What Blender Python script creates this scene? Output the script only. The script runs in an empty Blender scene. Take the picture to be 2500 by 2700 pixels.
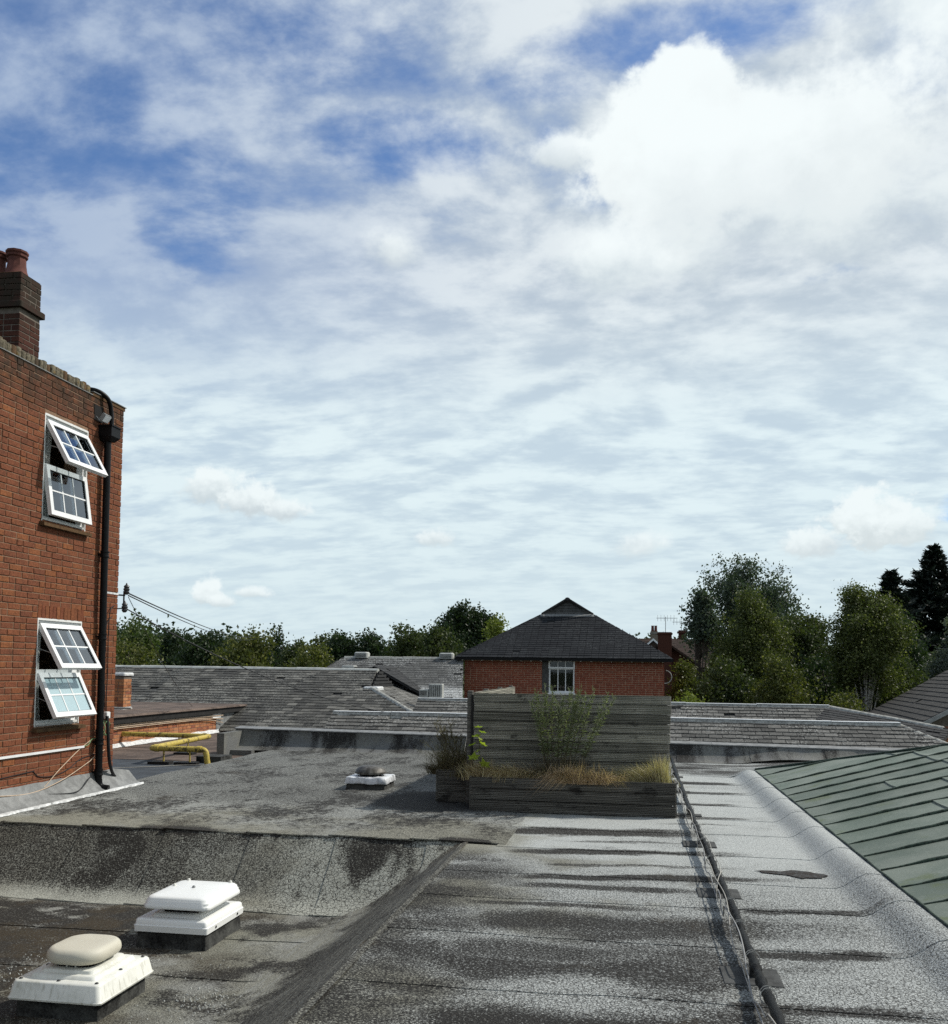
import bpy, math, random
import numpy as np
from mathutils import Vector, Matrix

random.seed(7)
RNG = np.random.default_rng(11)
scene = bpy.context.scene
COL = scene.collection

# ------------------------------------------------------------------ camera
cam_data = bpy.data.cameras.new('camera')
cam = bpy.data.objects.new('camera', cam_data)
COL.objects.link(cam)
cam_data.sensor_fit = 'VERTICAL'
cam_data.sensor_height = 27.0
cam_data.lens = 25.0
cam_data.shift_y = (1634 - 1350) / 2700
cam_data.clip_start = 0.05
cam_data.clip_end = 3000
cam.matrix_world = (Matrix.Translation((0, 0, 1.7)) @ Matrix.Rotation(0.16495, 4, 'Z')
                    @ Matrix.Rotation(math.pi / 2 + 0.05139, 4, 'X') @ Matrix.Rotation(0.013, 4, 'Z'))
scene.camera = cam

# ------------------------------------------------------------------ node helper
class NT:
    def __init__(s, nt):
        s.nt = nt
        nt.nodes.clear()
        s._pos = None
    def n(s, t, **kw):
        nd = s.nt.nodes.new(t)
        for k, v in kw.items():
            setattr(nd, k, v)
        return nd
    def put(s, sock, v):
        if v is None:
            return
        if isinstance(v, bpy.types.NodeSocket):
            s.nt.links.new(v, sock)
        elif isinstance(v, (tuple, list)) and len(v) == 3 and len(sock.default_value) == 4:
            sock.default_value = (*v, 1)
        else:
            sock.default_value = v
    def pos(s):
        if s._pos is None:
            s._pos = s.n('ShaderNodeNewGeometry').outputs['Position']
        return s._pos
    def m(s, op, a, b=None, c=None, clamp=False):
        nd = s.n('ShaderNodeMath', operation=op)
        nd.use_clamp = clamp
        s.put(nd.inputs[0], a); s.put(nd.inputs[1], b)
        if c is not None:
            s.put(nd.inputs[2], c)
        return nd.outputs[0]
    def vm(s, op, a, b=None, scale=None):
        nd = s.n('ShaderNodeVectorMath', operation=op)
        s.put(nd.inputs[0], a)
        if b is not None:
            s.put(nd.inputs[1], b)
        if scale is not None:
            s.put(nd.inputs['Scale'], scale)
        return nd.outputs['Value'] if op in ('DOT_PRODUCT', 'LENGTH', 'DISTANCE') else nd.outputs['Vector']
    def mul(s, vec, xyz):
        return s.vm('MULTIPLY', vec, xyz)
    def sep(s, v):
        nd = s.n('ShaderNodeSeparateXYZ'); s.put(nd.inputs[0], v)
        return nd.outputs
    def comb(s, x, y, z):
        nd = s.n('ShaderNodeCombineXYZ')
        s.put(nd.inputs[0], x); s.put(nd.inputs[1], y); s.put(nd.inputs[2], z)
        return nd.outputs[0]
    def noise(s, scale, detail=3, rough=0.55, vec=None, dist=0.0, out='Fac'):
        nd = s.n('ShaderNodeTexNoise')
        s.put(nd.inputs['Vector'], s.pos() if vec is None else vec)
        s.put(nd.inputs['Scale'], scale); s.put(nd.inputs['Detail'], detail)
        s.put(nd.inputs['Roughness'], rough); s.put(nd.inputs['Distortion'], dist)
        return nd.outputs[out]
    def vor(s, scale, vec=None, feature='F1', out='Distance', rnd=1.0):
        nd = s.n('ShaderNodeTexVoronoi', feature=feature)
        s.put(nd.inputs['Vector'], s.pos() if vec is None else vec)
        s.put(nd.inputs['Scale'], scale); s.put(nd.inputs['Randomness'], rnd)
        return nd.outputs[out]
    def mr(s, v, a, b, c=0.0, d=1.0, smooth=True):
        nd = s.n('ShaderNodeMapRange', interpolation_type='SMOOTHSTEP' if smooth else 'LINEAR')
        s.put(nd.inputs[0], v)
        for i, q in enumerate((a, b, c, d)):
            s.put(nd.inputs[i + 1], q)
        return nd.outputs[0]
    def mix(s, f, a, b, blend='MIX'):
        nd = s.n('ShaderNodeMix', data_type='RGBA', blend_type=blend)
        s.put(nd.inputs[0], f); s.put(nd.inputs[6], a); s.put(nd.inputs[7], b)
        return nd.outputs[2]
    def ramp(s, f, stops):
        nd = s.n('ShaderNodeValToRGB')
        s.put(nd.inputs[0], f)
        cr = nd.color_ramp
        while len(cr.elements) < len(stops):
            cr.elements.new(0.5)
        for e, (p, c) in zip(cr.elements, stops):
            e.position = p; e.color = (*c, 1)
        return nd.outputs[0]
    def rnd(s):
        a = s.n('ShaderNodeObjectInfo').outputs['Random']
        b = s.n('ShaderNodeNewGeometry').outputs['Random Per Island']
        return s.m('FRACT', s.m('ADD', a, b))

MATS = {}
def material(name, fn):
    m = bpy.data.materials.new(name)
    m.use_nodes = True
    s = NT(m.node_tree)
    d = fn(s)
    out = s.n('ShaderNodeOutputMaterial')
    if 'shader' in d:
        s.nt.links.new(d['shader'], out.inputs['Surface'])
    else:
        p = s.n('ShaderNodeBsdfPrincipled')
        s.put(p.inputs['Base Color'], s.mix(1.0, d['c'], (0.86, 0.86, 0.86), 'MULTIPLY'))
        s.put(p.inputs['Roughness'], d.get('r', 0.8))
        s.put(p.inputs['Metallic'], d.get('metal', 0.0))
        s.put(p.inputs['Specular IOR Level'], d.get('spec', 0.3))
        if 'h' in d:
            b = s.n('ShaderNodeBump')
            s.put(b.inputs['Strength'], d.get('hs', 0.6)); s.put(b.inputs['Distance'], d.get('hd', 0.01))
            s.put(b.inputs['Height'], d['h'])
            s.nt.links.new(b.outputs[0], p.inputs['Normal'])
        s.nt.links.new(p.outputs[0], out.inputs['Surface'])
    MATS[name] = m
    return m

# ------------------------------------------------------------------ world: sky with two cloud layers
SUN_DIR = Vector((0.62, 0.36, 0.70)).normalized()
SUN_EL = math.asin(SUN_DIR.z)
SUN_AZ = math.atan2(SUN_DIR.x, SUN_DIR.y)
world = bpy.data.worlds.new('World')
scene.world = world
world.use_nodes = True
def build_world():
    s = NT(world.node_tree)
    sky = s.n('ShaderNodeTexSky', sky_type='NISHITA')
    sky.sun_disc = False
    sky.sun_elevation = SUN_EL
    sky.sun_rotation = SUN_AZ
    sky.air_density = 1.0
    sky.dust_density = 0.4
    sky.ozone_density = 2.5
    d = s.n('ShaderNodeTexCoord').outputs['Generated']
    x, y, z = s.sep(d)
    zc = s.m('MAXIMUM', z, 0.0)
    # clear sky; gently deepened like the photograph's saturated blue
    clear = s.mix(1.0, sky.outputs[0], (0.88, 1.12, 1.40), 'MULTIPLY')
    # --- high layer: altocumulus sheet on a flat plane overhead
    inv = s.m('DIVIDE', 1.0, s.m('ADD', zc, 0.22))
    p = s.comb(s.m('MULTIPLY', x, inv), s.m('MULTIPLY', y, inv), 0.0)
    warp = s.noise(1.6, 2, 0.5, p, out='Color')
    pw = s.vm('ADD', p, s.vm('SCALE', s.vm('SUBTRACT', warp, (0.5, 0.5, 0.5)), scale=0.14))
    n_big = s.noise(2.0, 3, 0.5, s.mul(pw, (0.9, 1.2, 1)))
    n_mid = s.noise(6.0, 8, 0.60, s.mul(pw, (0.9, 1.1, 1)))
    n_rip = s.noise(5.0, 7, 0.60, s.mul(pw, (0.80, 1.6, 1)))
    side = s.vm('DOT_PRODUCT', d, (0.9865, 0.1635, 0.0))
    def ell(c, a, b):
        t = Vector((c[1], -c[0], 0)).normalized()
        u = Vector(c).cross(t); u = u if u.z > 0 else -u
        rel = s.vm('SUBTRACT', d, c)
        pu = s.m('DIVIDE', s.vm('DOT_PRODUCT', rel, tuple(t)), a)
        pv = s.m('DIVIDE', s.vm('DOT_PRODUCT', rel, tuple(u)), b)
        return pu, pv
    def gap(c, a, b):
        pu, pv = ell(c, a, b)
        return s.mr(s.m('ADD', s.m('MULTIPLY', pu, pu), s.m('MULTIPLY', pv, pv)), 0.0, 2.2, 1.0, 0.0)
    # coverage grows to the right and towards the horizon
    cov = s.m('ADD', s.mr(side, -0.40, 0.10, 0.015, 0.13), s.mr(zc, 0.50, 0.30, 0.0, 0.22))
    holes = None
    for c, a_, b_, k in (((-0.410, 0.812, 0.420), 0.050, 0.070, .13), ((-0.540, 0.728, 0.425), 0.08, 0.06, .13), ((-0.315, 0.769, 0.555), 0.12, 0.035, .12),
                         ((-0.215, 0.845, 0.492), 0.075, 0.028, .18), ((0.035, 0.825, 0.562), 0.12, 0.026, .20), ((-0.075, 0.838, 0.540), 0.075, 0.02, .10),
                         ((0.17, 0.912, 0.373), 0.05, 0.010, .15), ((-0.49, 0.77, 0.50), 0.05, 0.05, .12), ((0.31, 0.935, 0.155), 0.03, 0.022, .35)):
        g_ = s.m('MULTIPLY', gap(c, a_, b_), k)
        holes = g_ if holes is None else s.m('MAXIMUM', holes, g_)
    cov = s.m('SUBTRACT', cov, holes)
    v = s.m('ADD', s.m('ADD', s.m('MULTIPLY', n_big, 0.34), s.m('MULTIPLY', n_mid, 0.66)), cov)
    a1 = s.mr(v, 0.36, 0.64, 0.03, 0.97)
    low = s.mr(zc, 0.40, 0.22, 0.0, 1.0)
    n_row = s.noise(13.0, 5, 0.55, s.mul(pw, (0.70, 1.25, 1)))
    ripv = s.m('ADD', s.m('ADD', s.m('MULTIPLY', n_rip, 0.45), s.m('MULTIPLY', n_mid, 0.25)), s.m('MULTIPLY', n_row, 0.30))
    rip = s.mr(ripv, 0.40, 0.58, 0.0, 1.0)
    shade1 = s.mix(low, s.mr(n_mid, 0.38, 0.64), rip)
    c_lo = s.mix(s.mr(side, -0.45, 0.20), (3.3, 4.4, 6.6), (5.6, 6.5, 7.3))
    c_hi = s.mix(s.mr(side, -0.45, 0.12), (4.5, 5.6, 7.4), (8.6, 9.3, 9.6))
    c_lo = s.mix(low, c_lo, s.mix(s.mr(side, -0.5, 0.0), (5.7, 7.1, 8.3), (6.2, 7.5, 8.4)))
    c_hi = s.mix(low, c_hi, (8.6, 9.9, 10.2))
    c1 = s.mix(shade1, c_lo, c_hi)
    col = s.mix(a1, clear, c1)
    # pale air low over the horizon
    col = s.mix(s.mr(zc, 0.24, 0.0, 0.0, 0.75), col, (7.2, 8.6, 9.1))
    # --- low layer: single cumulus clouds
    fb = s.noise(7.0, 8, 0.56, s.mul(d, (1, 1, 1.2)))
    fb2 = s.noise(24.0, 7, 0.60, s.mul(d, (1, 1, 1.2)))
    puff_b = s.m('ADD', s.m('MULTIPLY', s.m('SUBTRACT', fb, 0.5), 2.0), s.m('MULTIPLY', s.m('SUBTRACT', fb2, 0.5), 1.3))
    puff_s = s.m('ADD', s.m('MULTIPLY', s.m('SUBTRACT', fb2, 0.5), 1.5), s.m('MULTIPLY', s.m('SUBTRACT', s.noise(75.0, 6, 0.6, s.mul(d, (1, 1, 1.2))), 0.5), 1.6))
    def cloud(col, c, a, b, soft, alpha, top, base, k=1.0, flat=0.0):
        puff = puff_s if a < .07 and flat else puff_b
        pu, pv = ell(c, a, b)
        if flat:
            pv = s.m('ADD', s.m('MAXIMUM', pv, 0.0), s.m('MULTIPLY', s.m('MINIMUM', pv, 0.0), flat))
        e = s.m('SQRT', s.m('ADD', s.m('MULTIPLY', pu, pu), s.m('MULTIPLY', pv, pv)))
        f = s.m('ADD', e, s.m('MULTIPLY', puff, -k))
        front = s.mr(s.vm('DOT_PRODUCT', d, c), 0.2, 0.5)
        al = s.m('MULTIPLY', s.mr(f, 1.0, 1.0 - soft, 0.0, alpha), front)
        sh = s.mr(s.m('ADD', pv, s.m('MULTIPLY', puff, 0.8)), -0.75, 0.5)
        return s.mix(al, col, s.mix(sh, base, top))
    W = (10.0, 10.7, 10.8); G = (6.9, 7.7, 8.1)
    W2 = (9.6, 10.4, 10.5); G2 = (7.0, 7.9, 8.2)
    # bank of cumulus on the right
    col = cloud(col, (0.245, 0.800, 0.540), 0.13, 0.09, 1.1, 0.85, W2, (6.6, 7.5, 8.3), 1.0)
    col = cloud(col, (0.16, 0.892, 0.430), 0.27, 0.075, 1.1, 0.92, W2, (8.0, 8.8, 9.0), 0.9)
    col = cloud(col, (0.15, 0.865, 0.480), 0.20, 0.090, 0.6, 0.98, W, (8.5, 9.2, 9.4), 0.8)
    col = cloud(col, (0.055, 0.852, 0.520), 0.055, 0.050, 0.30, 1.0, W, (9.4, 10.0, 10.1), 0.75)
    col = cloud(col, (0.015, 0.872, 0.485), 0.062, 0.058, 0.30, 1.0, W, (9.2, 9.8, 9.9), 0.75)
    col = cloud(col, (0.075, 0.880, 0.468), 0.11, 0.072, 0.5, 1.0, W, (8.7, 9.4, 9.6), 0.7)
    col = cloud(col, (-0.072, 0.868, 0.487), 0.036, 0.022, 0.6, 0.9, W, G, 1.0)
    col = cloud(col, (-0.232, 0.880, 0.412), 0.042, 0.028, 0.9, 0.9, W, G, 1.0)
    col = cloud(col, (-0.028, 0.914, 0.404), 0.066, 0.040, 1.0, 0.9, W, (7.6, 8.5, 8.8), 1.0)
    # small clouds low down
    for c, a_, b_, soft, al, top, base, fl in (
            ((-0.418, 0.891, 0.178), .040, .026, .45, .95, W2, (6.6, 7.5, 7.9), 1.3), ((-0.382, 0.909, 0.168), .040, .022, .45, .95, W2, (6.4, 7.2, 7.6), 1.2), ((-0.352, 0.922, 0.160), .026, .016, .5, .9, W2, (6.4, 7.2, 7.6), 1.2),
            ((-0.424, 0.903, 0.070), .018, .022, .4, .97, W2, G2, 2.2), ((-0.412, 0.909, 0.064), .018, .011, .5, .9, W2, G2, 2.0), ((-0.386, 0.919, 0.074), .022, .009, .6, .85, W2, G2, 1.6),
            ((-0.203, 0.968, 0.136), .026, .013, .6, .85, W2, G2, 1.3), ((0.225, 0.963, 0.148), .050, .036, .4, .97, W2, (7.2, 8.0, 8.2), 1.2), ((0.180, 0.972, 0.128), .040, .020, .5, .9, W2, (7.0, 7.8, 8.1), 1.2),
            ((0.262, 0.954, 0.140), .034, .026, .5, .9, W2, (7.2, 8.0, 8.2), 1.2), ((0.008, 0.989, 0.132), .040, .018, .8, .75, W2, (7.2, 8.0, 8.3), 1.0)):
        col = cloud(col, c, a_, b_, soft, al, top, base, .75, fl)
    bg = s.n('ShaderNodeBackground')
    s.put(bg.inputs[0], col)
    bg.inputs[1].default_value = 0.092
    out = s.n('ShaderNodeOutputWorld')
    s.nt.links.new(bg.outputs[0], out.inputs[0])
build_world()
world.cycles.sampling_method = 'MANUAL'
world.cycles.sample_map_resolution = 512

# ------------------------------------------------------------------ sun, exposure
sun_data = bpy.data.lights.new('sun', 'SUN')
sun_data.energy = 4.2
sun_data.angle = math.radians(1.5)
sun_data.color = (1.0, 0.95, 0.87)
sun = bpy.data.objects.new('sun', sun_data)
COL.objects.link(sun)
sun.rotation_euler = SUN_DIR.to_track_quat('Z', 'Y').to_euler()
vs = scene.view_settings
vs.view_transform = 'Standard'
vs.look = 'None'
vs.exposure = 0.0
vs.gamma = 1.0
vs.use_curve_mapping = False
scene.render.film_transparent = False
scene.cycles.use_denoising = False
scene.cycles.max_bounces = 5
scene.cycles.diffuse_bounces = 3
scene.cycles.transparent_max_bounces = 12

# ------------------------------------------------------------------ mesh helpers
class MB:
    """collects faces; build() links them as one mesh object"""
    def __init__(s):
        s.v = []; s.f = []
    def add(s, vs, fs):
        o = len(s.v)
        s.v.extend([tuple(p) for p in vs])
        s.f.extend([tuple(o + i for i in f) for f in fs])
        return s
    BOXF = [(0, 3, 2, 1), (4, 5, 6, 7), (0, 1, 5, 4), (1, 2, 6, 5), (2, 3, 7, 6), (3, 0, 4, 7)]
    def hexa(s, b, t):
        return s.add(list(b) + list(t), MB.BOXF)
    def box(s, x0, x1, y0, y1, z0, z1):
        return s.hexa([(x0, y0, z0), (x1, y0, z0), (x1, y1, z0), (x0, y1, z0)],
                      [(x0, y0, z1), (x1, y0, z1), (x1, y1, z1), (x0, y1, z1)])
    def obox(s, M, sx, sy, sz):
        c = [M @ Vector((x * sx / 2, y * sy / 2, z * sz / 2)) for z in (-1, 1) for x, y in ((-1, -1), (1, -1), (1, 1), (-1, 1))]
        return s.hexa(c[:4], c[4:])
    def cbox(s, x0, x1, y0, y1, z0, z1, c=0.01):
        """box with chamfered upright and top edges"""
        rings = []
        for z, k in ((z0, 0), (z1 - c, 0), (z1, c)):
            a0, a1, b0, b1 = x0 + k, x1 - k, y0 + k, y1 - k
            rings.append([(a0 + c, b0, z), (a1 - c, b0, z), (a1, b0 + c, z), (a1, b1 - c, z), (a1 - c, b1, z), (a0 + c, b1, z), (a0, b1 - c, z), (a0, b0 + c, z)])
        return s.loft(rings)
    def loft(s, rings, cap0=True, cap1=True, closed=True):
        n = len(rings[0]); vs = [p for r in rings for p in r]; fs = []
        for i in range(len(rings) - 1):
            for j in range(n if closed else n - 1):
                k = (j + 1) % n
                fs.append((i * n + j, i * n + k, (i + 1) * n + k, (i + 1) * n + j))
        if cap0: fs.append(tuple(range(n - 1, -1, -1)))
        if cap1: fs.append(tuple((len(rings) - 1) * n + j for j in range(n)))
        return s.add(vs, fs)
    def tube(s, pts, r, n=8, caps=True):
        pts = [Vector(p) for p in pts]
        rr = r if isinstance(r, (list, tuple)) else [r] * len(pts)
        rings = []; ref = None
        for i, p in enumerate(pts):
            t = (pts[min(i + 1, len(pts) - 1)] - pts[max(i - 1, 0)])
            if t.length < 1e-9: t = Vector((0, 0, 1))
            t.normalize()
            if ref is None:
                ref = Vector((0, 0, 1)) if abs(t.z) < 0.9 else Vector((1, 0, 0))
            a = t.cross(ref)
            if a.length < 1e-5: a = t.orthogonal()
            a.normalize(); b = t.cross(a).normalized(); ref = -b if False else ref - t * ref.dot(t)
            rings.append([p + (a * math.cos(q) + b * math.sin(q)) * rr[i] for q in [2 * math.pi * j / n for j in range(n)]])
        return s.loft(rings, caps, caps)
    def lathe(s, c, prof, n=20, sx=1.0, sy=1.0):
        c = Vector(c)
        rings = [[c + Vector((r * sx * math.cos(q), r * sy * math.sin(q), z)) for q in [2 * math.pi * j / n for j in range(n)]] for r, z in prof]
        return s.loft(rings)
    def rrect(s, cx, cy, prof, seg=4):
        """loft of rounded rectangles: (half_x, half_y, corner, z)"""
        rings = []
        for hx, hy, cr, z in prof:
            ring = []
            for qx, qy, a0 in ((1, 1, 0), (-1, 1, 90), (-1, -1, 180), (1, -1, 270)):
                for k in range(seg + 1):
                    a = math.radians(a0 + 90 * k / seg)
                    ring.append((cx + qx * (hx - cr) + cr * math.cos(a), cy + qy * (hy - cr) + cr * math.sin(a), z))
            rings.append(ring)
        return s.loft(rings)
    def build(s, name, mat, parent=None, smooth=False, kind=None, label=None):
        me = bpy.data.meshes.new(name)
        me.from_pydata(s.v, [], s.f)
        me.update()
        return finish(name, me, mat, parent, smooth, kind, label)

def finish(name, me, mat, parent=None, smooth=False, kind=None, label=None):
    if mat is not None:
        me.materials.append(MATS[mat] if isinstance(mat, str) else mat)
    if smooth:
        me.polygons.foreach_set('use_smooth', np.ones(len(me.polygons), dtype=bool))
        if smooth != 'all':
            try:
                me.set_sharp_from_angle(angle=math.radians(smooth if smooth is not True else 40))
            except Exception:
                pass
    o = bpy.data.objects.new(name, me)
    COL.objects.link(o)
    attach(o, parent)
    if kind: o['kind'] = kind
    if label: o['label'] = label
    return o

def attach(o, parent):
    if parent is not None:
        o.parent = parent
        if parent.type == 'EMPTY':
            o.matrix_parent_inverse = Matrix.Translation(-parent.location)

def tag(o, label, cat, group=None):
    o['label'] = label; o['category'] = cat
    if group: o['group'] = group
    return o

def thing(name, label, cat, loc=(0, 0, 0), group=None):
    o = bpy.data.objects.new(name, None)
    o.empty_display_size = 0.2
    COL.objects.link(o)
    o.location = loc
    return tag(o, label, cat, group)

def structure(o):
    o['kind'] = 'structure'
    return o

def inst(name, me, M, parent):
    o = bpy.data.objects.new(name, me)
    COL.objects.link(o)
    attach(o, parent)
    o.matrix_basis = M
    return o

def np_mesh(name, verts, quads):
    """verts (n,3), quads (m,4) numpy -> mesh"""
    me = bpy.data.meshes.new(name)
    me.vertices.add(len(verts)); me.vertices.foreach_set('co', verts.astype(np.float32).ravel())
    k = quads.shape[1]
    me.loops.add(quads.size); me.loops.foreach_set('vertex_index', quads.astype(np.int32).ravel())
    me.polygons.add(len(quads))
    me.polygons.foreach_set('loop_start', np.arange(0, quads.size, k, dtype=np.int32))
    try:
        me.polygons.foreach_set('loop_total', np.full(len(quads), k, dtype=np.int32))
    except Exception:
        pass
    me.update(calc_edges=True)
    return me

def proj_in(p, pad=0.02):
    """true when the point lies inside the picture (used to pick which pieces are separate)"""
    v = cam.matrix_world.inverted() @ Vector(p)
    if v.z > -0.1: return False
    x = 1250 + 2500 * v.x / -v.z; y = 1634 - 2500 * v.y / -v.z
    return -20 < x < 2520 and -20 < y < 2720

CAMP = Vector((0, 0, 1.7))
# ------------------------------------------------------------------ courses of bricks and slates
def brick_courses(parent, O, U, N, length, z0, z1, mat, openings=(), nind=300, L=0.215, Hh=0.065, J=0.010, proud=0.006, seed=1, depth=0.05, inframe=True):
    """bricks set on a wall face: O = lower corner, U along, N outwards. Clipped at openings (u0,u1,z0,z1)."""
    rnd = random.Random(seed)
    U = Vector(U).normalized(); N = Vector(N).normalized(); O = Vector(O)
    bricks = []
    nr = int((z1 - z0) / (Hh + J))
    for r in range(nr):
        za = z0 + r * (Hh + J) + J / 2; zb = za + Hh
        u = -(L + J) * (0.5 if r % 2 else 0.0) - rnd.uniform(0, 0.012)
        while u < length:
            w = L if rnd.random() > 0.16 else L / 2 - J / 2
            a, b = max(u, 0), min(u + w, length)
            u += w + J
            segs = [(a, b)]
            for (o0, o1, p0, p1) in openings:
                if zb > p0 + .022 and za < p1 - .022:
                    ns = []
                    for (s0, s1) in segs:
                        if s1 <= o0 or s0 >= o1: ns.append((s0, s1))
                        else:
                            if s0 < o0: ns.append((s0, o0))
                            if s1 > o1: ns.append((o1, s1))
                    segs = ns
            for (s0, s1) in segs:
                if s1 - s0 > 0.025:
                    bricks.append((s0 + rnd.uniform(0, .002), s1 - rnd.uniform(0, .002), za + rnd.uniform(-.0015, .0015), zb + rnd.uniform(-.0015, .0015), proud + rnd.uniform(-.003, .004)))
    place_bricks(parent, bricks, O, U, N, mat, nind, depth, inframe, L)
def place_bricks(parent, bricks, O, U, N, mat, nind, depth, inframe, L):
    full = []
    for i, b in enumerate(bricks):
        c = O + U * ((b[0] + b[1]) / 2) + Vector((0, 0, 1)) * ((b[2] + b[3]) / 2)
        if (not inframe) or proj_in(c):
            full.append(((c - CAMP).length, i))
    full.sort()
    sep = set(i for _, i in full[:nind])
    shared = {}
    mb = MB()
    R = Matrix((U, N, Vector((0, 0, 1)))).transposed().to_4x4()
    for i, (a, b, za, zb, pr) in enumerate(bricks):
        if i in sep:
            key = (round((b - a) / 0.012), 0)
            if key not in shared:
                w = (b - a) / 2; h = (zb - za) / 2; e = 0.004
                m = MB()
                m.loft([[(-w, -depth, -h), (w, -depth, -h), (w, -depth, h), (-w, -depth, h)],
                        [(-w, -e, -h), (w, -e, -h), (w, -e, h), (-w, -e, h)],
                        [(-w + e, 0, -h + e), (w - e, 0, -h + e), (w - e, 0, h - e), (-w + e, 0, h - e)]], cap0=False)
                me = bpy.data.meshes.new('brick'); me.from_pydata(m.v, [], m.f); me.materials.append(MATS[mat]); me.update()
                shared[key] = me
            p = O + U * ((a + b) / 2) + N * pr + Vector((0, 0, (za + zb) / 2))
            inst('brick', shared[key], Matrix.Translation(p) @ R, parent)
        else:
            def P(u, n, z): return O + U * u + N * n + Vector((0, 0, z))
            e = 0.004
            mb.add([P(a, -depth, za), P(b, -depth, za), P(b, -depth, zb), P(a, -depth, zb),
                    P(a, pr - e, za), P(b, pr - e, za), P(b, pr - e, zb), P(a, pr - e, zb),
                    P(a + e, pr, za + e), P(b - e, pr, za + e), P(b - e, pr, zb - e), P(a + e, pr, zb - e)],
                   [(0, 1, 5, 4), (1, 2, 6, 5), (2, 3, 7, 6), (3, 0, 4, 7), (4, 5, 9, 8), (5, 6, 10, 9), (6, 7, 11, 10), (7, 4, 8, 11), (8, 9, 10, 11)])
    if mb.v:
        mb.build('bricks', mat, parent, kind='stuff')

def slate_plane(parent, corners, mat, tw=0.25, gauge=0.18, th=0.012, nind=300, seed=1, jit=0.012, base_mat='roof_felt', base_th=0.06, crop=None, inframe=True):
    """slates laid in courses on a flat convex polygon; corners[0]->corners[1] is the eave"""
    rnd = random.Random(seed)
    C = [Vector(c) for c in corners]
    O = C[0]; U = (C[1] - C[0]).normalized(); Nn = U.cross(C[-1] - C[0]).normalized()
    if Nn.z < 0: Nn = -Nn
    V = Nn.cross(U).normalized()
    P2 = [((c - O).dot(U), (c - O).dot(V)) for c in C]
    if max(p[1] for p in P2) < 1e-3 - min(p[1] for p in P2):
        V = -V; P2 = [((c - O).dot(U), (c - O).dot(V)) for c in C]
    vmax = max(p[1] for p in P2)
    # boarding below
    mb = MB()
    n = len(C)
    mb.add([c - Nn * 0.004 for c in C] + [c - Nn * base_th for c in C],
           [tuple(range(n)), tuple(range(2 * n - 1, n - 1, -1))] + [(i, (i + 1) % n, n + (i + 1) % n, n + i) for i in range(n)])
    base = mb.build('roof_deck', base_mat, parent)
    def span(v):
        v = min(max(v, 1e-5), vmax - 1e-5)
        xs = []
        for i in range(n):
            a, b = P2[i], P2[(i + 1) % n]
            if (a[1] - v) * (b[1] - v) <= 0 and abs(a[1] - b[1]) > 1e-9:
                xs.append(a[0] + (b[0] - a[0]) * (v - a[1]) / (b[1] - a[1]))
        return (min(xs), max(xs)) if len(xs) >= 2 else None
    tiles = []
    r = 0; v = 0.0
    while v < vmax - 0.02:
        v0 = v - (0.03 if r == 0 else 0); v1 = min(v + gauge * 1.25, vmax)
        s0 = span(max(v, 0)); s1 = span(min(v + gauge * 0.95, vmax))
        if s0 and s1:
            u = min(s0[0], s1[0]) - (tw * 0.5 if r % 2 else 0) - rnd.uniform(0, 0.02)
            end = max(s0[1], s1[1])
            while u < end:
                w = tw
                if rnd.random() < 0.012:
                    u += w; continue
                a, b = u + 0.005, u + w - 0.005
                la, lb = max(a, s0[0]), min(b, s0[1])
                ua, ub = max(a, s1[0]), min(b, s1[1])
                if lb - la < 0.01 and ub - ua < 0.01:
                    u += w; continue
                lb = max(lb, la); ub = max(ub, ua)
                fullt = abs(la - a) < 1e-6 and abs(lb - b) < 1e-6 and abs(ua - a) < 1e-6 and abs(ub - b) < 1e-6
                tiles.append((la, lb, ua, ub, v0 + rnd.uniform(-jit, jit), v1, fullt, rnd.uniform(0, 0.008), rnd.uniform(-0.03, 0.03)))
                u += w
        r += 1; v += gauge
    cand = []
    for i, t in enumerate(tiles):
        if t[6] and nind:
            c = O + U * ((t[0] + t[1]) / 2) + V * ((t[4] + t[5]) / 2)
            if proj_in(c) or not inframe:
                cand.append(((c - CAMP).length, i))
    cand.sort()
    sep = set(i for _, i in cand[:nind])
    R = Matrix((U, V, Nn)).transposed().to_4x4()
    hl = gauge * 1.25
    shared = []
    for k in range(4):
        w = tw / 2 - 0.005
        m = MB()
        q = [rnd.uniform(-.006, .006) for _ in range(3)]
        m.hexa([(-w, 0, th * 0.9), (0 + w, q[0], th * 0.9), (w, hl, 0), (-w, hl, 0)],
               [(-w, 0, th * 1.9), (w, q[0], th * 1.9), (w, hl, th), (-w, hl, th)])
        me = bpy.data.meshes.new('slate'); me.from_pydata(m.v, [], m.f); me.materials.append(MATS[mat]); me.update()
        shared.append(me)
    mb = MB()
    for i, (la, lb, ua, ub, v0, v1, fu, lift, tilt) in enumerate(tiles):
        if i in sep:
            Mx = Matrix.Translation(O + U * ((la + lb) / 2) + V * v0 + Nn * lift * 0.5) @ R @ Matrix.Rotation(tilt * 0.6, 4, 'Z')
            inst('slate', shared[i % 4], Mx, parent)
        else:
            def P(u, vv, h): return O + U * u + V * vv + Nn * h
            d = tilt * tw * 0.3
            mb.hexa([P(la, v0 - d, th * .9 + lift), P(lb, v0 + d, th * .9 + lift), P(ub, v1, 0), P(ua, v1, 0)],
                    [P(la, v0 - d, th * 1.9 + lift), P(lb, v0 + d, th * 1.9 + lift), P(ub, v1, th), P(ua, v1, th)])
    if mb.v:
        mb.build('slates', mat, parent, kind='stuff')
    return base

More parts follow.
